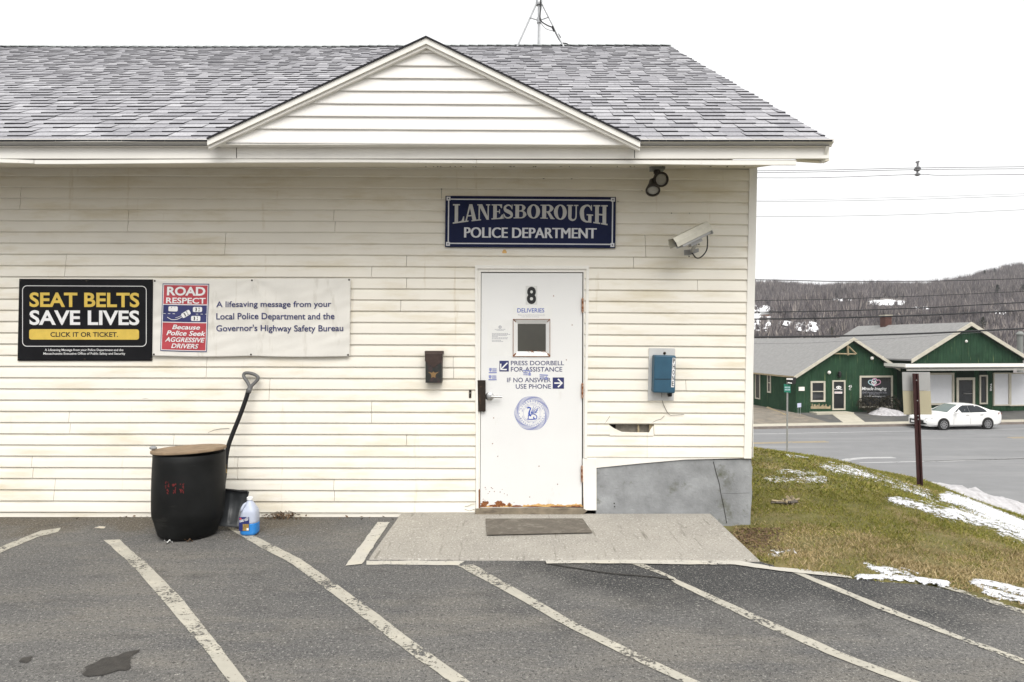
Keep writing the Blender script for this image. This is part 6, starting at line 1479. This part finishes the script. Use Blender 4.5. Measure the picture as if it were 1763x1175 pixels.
def side_y(x, z, sg=-1):
    xs_ = [s[0] for s in ST]; zl_ = np.interp(x, xs_, [s[2] for s in ST]); zt_ = np.interp(x, xs_, [s[3] for s in ST]); wb = np.interp(x, xs_, [s[4] for s in ST]); wt = np.interp(x, xs_, [s[5] for s in ST])
    t = (z-zl_)/max(1e-3, (zt_-(zt_-zl_)*.1)-zl_); return sg*((wb*.95)*(1-t)+(wt+(wb*.95-wt)*.06)*t+.008)
for sg in (-1, 1):
    for poly in ([(-.72, .98), (-.22, 1.30), (-.02, 1.385), (.27, 1.39), (.27, .985)], [(.28, .985), (.28, 1.39), (.68, 1.385), (.98, 1.33), (1.30, 1.17), (1.42, 1.04), (1.30, 1.0)]):
        mb = MB(); mb.add([C(x, side_y(x, z, sg), z) for x, z in poly], [tuple(range(len(poly)))]); mb.build('side_window', 'car_glass', CR, fixn=False)
def top_pt(x, y, o=.012):
    xs_ = [s[0] for s in ST]; return C(x, y, np.interp(x, xs_, [s[3] for s in ST])+o)
def screen(name, m_, xs, hw):
    mb = MB(); n = 7; vs = [top_pt(x, h*(2*k/(n-1)-1), .016) for x, h in zip(xs, hw) for k in range(n)]
    mb.add(vs, [(i*n+k, i*n+k+1, (i+1)*n+k+1, (i+1)*n+k) for i in range(len(xs)-1) for k in range(n-1)]); mb.build(name, m_, CR, smooth=True, fixn=False)
screen('windshield', 'windshield', [-.98, -.8, -.55, -.35, -.2], [.62, .58, .52, .49, .47]); screen('rear_window', 'car_glass', [.98, 1.1, 1.3, 1.45, 1.6, 1.7], [.48, .49, .5, .51, .53, .55])
for x in (-1.42, 1.38):
    for sg in (-1, 1):
        mb = MB(); mb.lathe([(.365, 0), (.365, .012)], C(x, sg*.902, .34), C(0, sg, 0)-C(0, 0, 0), 28); mb.build('wheel_arch', 'car_black', CR)
        mb = MB(); mb.lathe([(.2, -.18), (.31, -.18), (.325, -.14), (.325, .01), (.30, .026), (.225, .026)], C(x, sg*.905, .325), C(0, sg, 0)-C(0, 0, 0), 28, cap=False); wh = mb.build('wheel', 'tyre', CR, smooth=True)
        mb = MB(); c = C(x, sg*.905, .325); u = (C(1, 0, 0)-C(0, 0, 0)); v = Vector((0, 0, 1)); oN = (C(0, sg, 0)-C(0, 0, 0))
        mb.lathe([(.225, .026), (.215, .012), (.06, .006), (.05, .022), (.001, .024)], c, oN, 28, 1, cap=False)
        for q_ in range(10):
            a = 2*math.pi*q_/10; d = u*math.cos(a)+v*math.sin(a); e = d.cross(oN); mb.obox(c+d*.125+oN*.018, d*.09, e*.02, oN*.006, 0)
        mb.lathe([(.228, .028), (.205, .026)], c, oN, 28, 0, cap=False); mb.build('rim', ['rim', 'car_black'], wh, fixn=False)
mb = MB(); xs_ = -2.36
mb.add([C(-2.44, -.50, .30), C(-2.44, .50, .30), C(-2.455, .5, .56), C(-2.455, -.5, .56), C(-2.35, -.74, .33), C(-2.35, -.74, .52)], [(0, 1, 2, 3), (4, 0, 3, 5)]); mb.build('grille', 'car_black', CR, fixn=False)
for sg in (-1, 1):
    mb = MB(); mb.add([C(-2.40, sg*.66, .60), C(-2.05, sg*.868, .70), C(-1.93, sg*.87, .775), C(-2.2, sg*.80, .73), C(-2.40, sg*.64, .66)], [tuple(range(5))]); mb.build('headlight', 'headlight', CR, fixn=False)
    mb = MB(); mb.add([C(2.45, sg*.70, .80), C(2.1, sg*.862, .87), C(2.12, sg*.85, .97), C(2.42, sg*.74, .93)], [tuple(range(4))]); mb.build('tail_light', 'tail_red', CR, fixn=False)
    mb = MB(); mb.obox(C(-.66, sg*1.0, 1.0), (C(.09, 0, 0)-C(0, 0, 0)), (C(0, .09, 0)-C(0, 0, 0)), (0, 0, .055)); mb.build('mirror', 'car_white', CR, bevel=.03)
mb = MB(); mb.add([C(-2.465, .1, .36), C(-2.465, .38, .36), C(-2.465, .38, .48), C(-2.465, .1, .48)], [(0, 1, 2, 3)]); mb.add([C(-2.46, -.35, .36), C(-2.46, -.05, .36), C(-2.46, -.05, .5), C(-2.46, -.35, .5)], [(0, 1, 2, 3)]); pieces(mb.build('number_plate', 'white_print', CR, fixn=False))
mb = MB()
for x in (-.78, .28, 1.18):
    zz = np.linspace(.32, .93, 6); mb.tube([C(x+.04*(z-.6), -(np.interp(x, [s[0] for s in ST], [s[4] for s in ST])*np.interp(z, [.2, .3, .53, .76, .95], [.86, .985, 1., .99, .95])+.002), z) for z in zz], .005, 4)
pieces(mb.build('door_seam', 'wire_grey', CR))
mb = MB()
for x in (.1, 1.0): mb.obox(C(x, -.905, .86), C(.1, 0, 0)-C(0, 0, 0), C(0, .015, 0)-C(0, 0, 0), (0, 0, .015))
pieces(mb.build('door_handle', 'rim', CR))

# ------------------------------------------------------------------ wires
WL = [([(1305, 294.5), (1580, 289.6), (1763, 287.5)], .013, 'wire', 34, 'thin power line, topmost of all the wires'), ([(1305, 297.6), (1580, 292.6), (1763, 291)], .013, 'wire', 34.1, 'thin power line just beneath the topmost wire'), ([(1305, 306.7), (1440, 305.5), (1580, 300.7), (1620, 302.2), (1763, 300.7)], .013, 'wire', 34.2, 'thin power line hanging from the bottom of the insulator'),
 ([(1305, 345), (1560, 340), (1763, 334)], .008, 'wire_grey', 33, 'pale thin upper wire of the close grey pair in the sky'), ([(1305, 347.4), (1560, 344), (1763, 337.6)], .010, 'wire_grey', 33.1, 'pale lower wire of the close grey pair in the sky'), ([(1305, 373.4), (1560, 370), (1763, 361.5)], .011, 'wire_grey', 33, 'single grey wire highest above the hill with nothing close by'),
 ([(1303, 482), (1450, 485), (1620, 484), (1763, 480)], .018, 'wire', 32, 'dark cable running along the hill crest'), ([(1302, 517.7), (1560, 511), (1763, 502)], .015, 'wire', 32, 'dark thin cable crossing the middle of the wooded hill'), ([(1301, 537.8), (1560, 531.5), (1763, 521)], .026, 'wire', 31.5, 'black cable crossing the lower hill above the chimney'), ([(1300, 549.7), (1560, 544), (1763, 535)], .036, 'wire', 31.5, 'thick black cable passing across the chimney'), ([(1299, 580.5), (1560, 575.5), (1763, 566)], .042, 'wire', 31, 'thickest black cable crossing both shop roofs'), ([(1299, 592), (1440, 588.5), (1600, 579), (1763, 566.8)], .007, 'wire_grey', 31.2, 'faint thin wire below the thickest cable across the roofs')]
for pts, r, m_, D, lb in WL:
    a = pts[0]; b_ = pts[-1]; sl_ = (pts[1][1]-a[1])/(pts[1][0]-a[0]); sr_ = (b_[1]-pts[-2][1])/(b_[0]-pts[-2][0])
    pp = [(a[0]-520, a[1]-520*sl_*.3-4)]+pts+[(b_[0]+420, b_[1]+420*sr_)]
    mb = MB(); mb.tube([P(x, y, D+(x-1300)*.004) for x, y in catmull(pp, 8)], r, 6); tag(mb.build('power_line', m_, smooth=True), lb, 'power line', 'power lines over the road')
T = thing('line_insulator', 'grey insulator spacer clamped on the upper power lines', 'insulator', P(1579, 303, 35)); mb = MB(); D = 35.15
mb.tube([P(1580, 278, D), P(1579, 303, D)], .05, 6)
for y in (289.5, 293, 301): mb.lathe([(.06, -.07), (.13, -.03), (.13, .03), (.06, .07)], P(1579.5, y, D), (0, 0, 1), 10)
mb.tube([P(1574.5, 293, D), P(1584, 290, D)], .07, 6); mb.tube([P(1577, 280, D), P(1582, 278.5, D)], .05, 6); mb.build('spacer', 'wire_grey', T)

# ------------------------------------------------------------------ hill, wood, far trees
def hill_z(X, D):
    e = np.interp(D, [60, 90, 150, 220, 300, 400, 470, 560, 800], [-.06, -.045, -.004, .024, .049, .066, .070, .070, .03])
    a = X/D; e = e+np.interp(a, [.2, .36, .6, .66, .75, 1.0], [0, 0, .0, .012, .028, .05])*np.clip((D-230)/240, 0, 1)
    return ZC+e*D+ (1.2*np.sin(X*.03+D*.02)+.8*np.sin(X*.071-D*.05))*np.clip((D-120)/200, 0, 1)
xs = np.arange(-140, 900, 9.0); ys = np.arange(70, 820, 9.0)
hl = grid_obj('hill', xs, ys, lambda X, Y: np.where(Y < 80, -3.9, hill_z(X, Y+DW)), 'hill'); struct(hl)
CLEAR = [  # cleared snow fields on the slope: (px, py, half-width px, half-height px)
 (1305, 535, 34, 7), (1304, 557, 26, 15), (1390, 566, 22, 11), (1350, 560, 14, 5), (1450, 519, 22, 3), (1525, 524, 38, 6), (1585, 533, 18, 2.5), (1722, 542, 22, 2.2), (1405, 488, 24, 2)]
def clear_m(px, py):
    m = np.full(np.shape(px), -9.)
    for cx, cy, hw, hh in CLEAR: m = np.maximum(m, 1-((px-cx)/hw)**2-((py-cy)/hh)**2)
    return m
Xg, Yg = np.meshgrid(np.arange(60, 420, 2.2), np.arange(110, 470, 2.2)); Zg = hill_z(Xg, Yg+DW); pxg, pyg = px_of(Xg, Yg, Zg)
m_ = clear_m(pxg, pyg)+.7*vnoise(Xg, Yg, .05, 1)+.6*vnoise(Xg, Yg, .17, 2)
nx = Xg.shape[1]; sel = (m_ > .1) & (Xg/(Yg+DW) < .8) & (Xg/(Yg+DW) > .33)
fs = [(r*nx+c, r*nx+c+1, (r+1)*nx+c+1, (r+1)*nx+c) for r in range(Xg.shape[0]-1) for c in range(nx-1) if sel[r, c]]
mb = MB(); mb.v = np.stack([Xg, Yg, Zg+.5], -1).reshape(-1, 3).tolist(); mb.f = fs; mb.mi = [0]*len(fs); 
o = stuff(mb.build('snow_field', 'snow', smooth=True, fixn=False))
rng = np.random.default_rng(11)
V, Fi = [], 0
def bare_tree(x, y, z, h):
    out = []; spread = h*rng.uniform(.22, .34)
    n = 34
    for i in range(n):
        a = rng.uniform(0, 2*math.pi); b0 = rng.uniform(.0, .6)*h; l = h*rng.uniform(.25, .55)*(1 if i else 1)
        r0 = spread*rng.uniform(0, .6); ox_, oy_ = math.cos(a)*r0, math.sin(a)*r0
        tx, ty, tzv = math.cos(a)*(r0+spread*rng.uniform(.1, .6)), math.sin(a)*(r0+spread*rng.uniform(.1, .6)), min(h*rng.uniform(.85, 1.0), b0+l)
        w_ = rng.uniform(.06, .2)
        out += [(x+ox_-w_, y+oy_, z+b0), (x+ox_+w_, y+oy_, z+b0), (x+tx, y+ty, z+tzv)]
    out += [(x-.22, y, z-.5), (x+.22, y, z-.5), (x, y, z+h*.9)]
    return out
cnt = 0
for _ in range(24000):
    a = rng.uniform(.10, 1.3); D = 125+(520-125)*rng.random()**.8; X = a*D; Z = float(hill_z(np.array(X), np.array(D))); px, py = px_of(X, D-DW, Z)
    h = rng.uniform(5, 9.5) if D > 200 else rng.uniform(2.5, 5.5)
    # trees below a cleared field are only as tall as its lower edge
    for cx, cy, hw, hh in CLEAR:
        u = (px-cx)/(hw*1.05)
        if abs(u) < 1:
            e = hh*math.sqrt(1-u*u); lo, hi = cy+e*.8, cy-e
            if hi < py < lo:
                if rng.random() > .06: h = rng.uniform(.6, 1.8) if rng.random() < .25 else 0
            elif py >= lo and py-h*F/D < lo and rng.random() > .08: h = min(h, max(0, (py-lo+rng.uniform(-1.5, 6))*D/F))
    if h < .6: continue
    V += bare_tree(X, D-DW, Z, h); cnt += 1
    if cnt > 12000: break
V = np.array(V, np.float32); nb = len(V)//3
me = bpy.data.meshes.new('far_wood'); me.vertices.add(nb*3); me.loops.add(nb*3); me.polygons.add(nb); me.vertices.foreach_set('co', V.ravel()); me.loops.foreach_set('vertex_index', np.arange(nb*3, dtype=np.int32))
me.polygons.foreach_set('loop_start', np.arange(0, nb*3, 3, dtype=np.int32)); me.polygons.foreach_set('loop_total', np.full(nb, 3, np.int32)); me.materials.append(M['wood']); me.update(); me.validate()
o = bpy.data.objects.new('far_wood', me); COL.objects.link(o); stuff(o)
def conifer(px, pyb, hpx, D, label, wide=.3, group='evergreens on the hill'):
    h = hpx*D/F; b0 = P(px, pyb, D); T = thing('evergreen_tree', label, 'tree', b0, group); mb = MB()
    mb.tube([b0-Vector((0, 0, 1)), b0+Vector((0, 0, h*.95))], [.2, .05], 6); mb.build('trunk', 'bark', T); mb = MB()
    for i in range(420):
        u = random.random()**.7; z = h*(.08+.92*u); r = h*wide*(1-u*.93)*random.uniform(.3, 1.1); a = random.uniform(0, 6.283); c = b0+Vector((r*math.cos(a), r*math.sin(a), z))
        l = h*.05*random.uniform(.6, 1.6); d = Vector((math.cos(a), math.sin(a), -.35)); e = Vector((-math.sin(a), math.cos(a), 0)); mb.add([c-e*l*.6, c+e*l*.6, c+d*l*1.5], [(0, 1, 2)])
    mb.build('crown', 'conifer', T, fixn=False)
conifer(1364, 536, 16, 260, 'small dark evergreen low on the hill at left above the snow field', .4); conifer(1717, 514, 24, 300, 'dark evergreen with a broad crown halfway up the hill at right', .32); conifer(1762, 520, 30, 290, 'tall dark evergreen halfway up the hill at the right edge', .35); conifer(1692, 568, 22, 130, 'rounded evergreen just right of the larger shop gable peak', .5)
conifer(1384, 571, 14, 200, 'small evergreen beside the lower snow clearing', .4); conifer(1432, 577, 14, 120, 'low dark evergreen behind the left shop roof', .8); conifer(1695, 483, 18, 455, 'dark pine on the crest, left of the pair at right', .35); conifer(1712, 481, 19, 455, 'dark pine on the crest, right of the pair at right', .35)
def far_house(name, label, px, pyb, wpx, hpx, D, m_, cat):
    c = P(px, pyb, D); w_, h = wpx*D/F/2, hpx*D/F; T = thing(name, label, cat, c); mb = MB(); mb.box((c.x-w_, c.y, c.z-2), (c.x+w_, c.y+6, c.z+h*.6)); mb.build('wall', m_, T)
    mb = MB(); mb.prism([(c.x-w_*1.1, c.y-.3, c.z+h*.6), (c.x+w_*1.1, c.y-.3, c.z+h*.6), (c.x, c.y-.3, c.z+h)], (0, 6.6, 0)); mb.build('roof', 'far_roof' if cat == 'house' else m_, T)
    mb = MB(); mb.box((c.x-w_*.2, c.y-.04, c.z), (c.x+w_*.2, c.y-.01, c.z+h*.4)); mb.build('door', 'white_print', T)
far_house('barn', 'tiny dark red barn among bare trees at the foot of the hill', 1378, 551, 10, 8, 235, 'red_barn', 'barn')
far_house('far_house', 'tiny brown house by the snow field at the foot of the hill', 1325, 548, 16, 10, 240, 'barn_tan', 'house')

# ------------------------------------------------------------------ thin haze over the valley
hm = bpy.data.materials.new('haze'); hm.use_nodes = True; hn = hm.node_tree; hn.nodes.remove(hn.nodes['Principled BSDF'])
pv = hn.nodes.new('ShaderNodeVolumePrincipled'); pv.inputs['Density'].default_value = .00025; pv.inputs['Color'].default_value = (.90, .91, .95, 1)
hn.links.new(pv.outputs[0], hn.nodes['Material Output'].inputs['Volume']); M['haze'] = hm
mb = MB(); mb.box((-1250, -1250, -5), (1250, 1250, 110)); stuff(mb.build('haze', 'haze'))
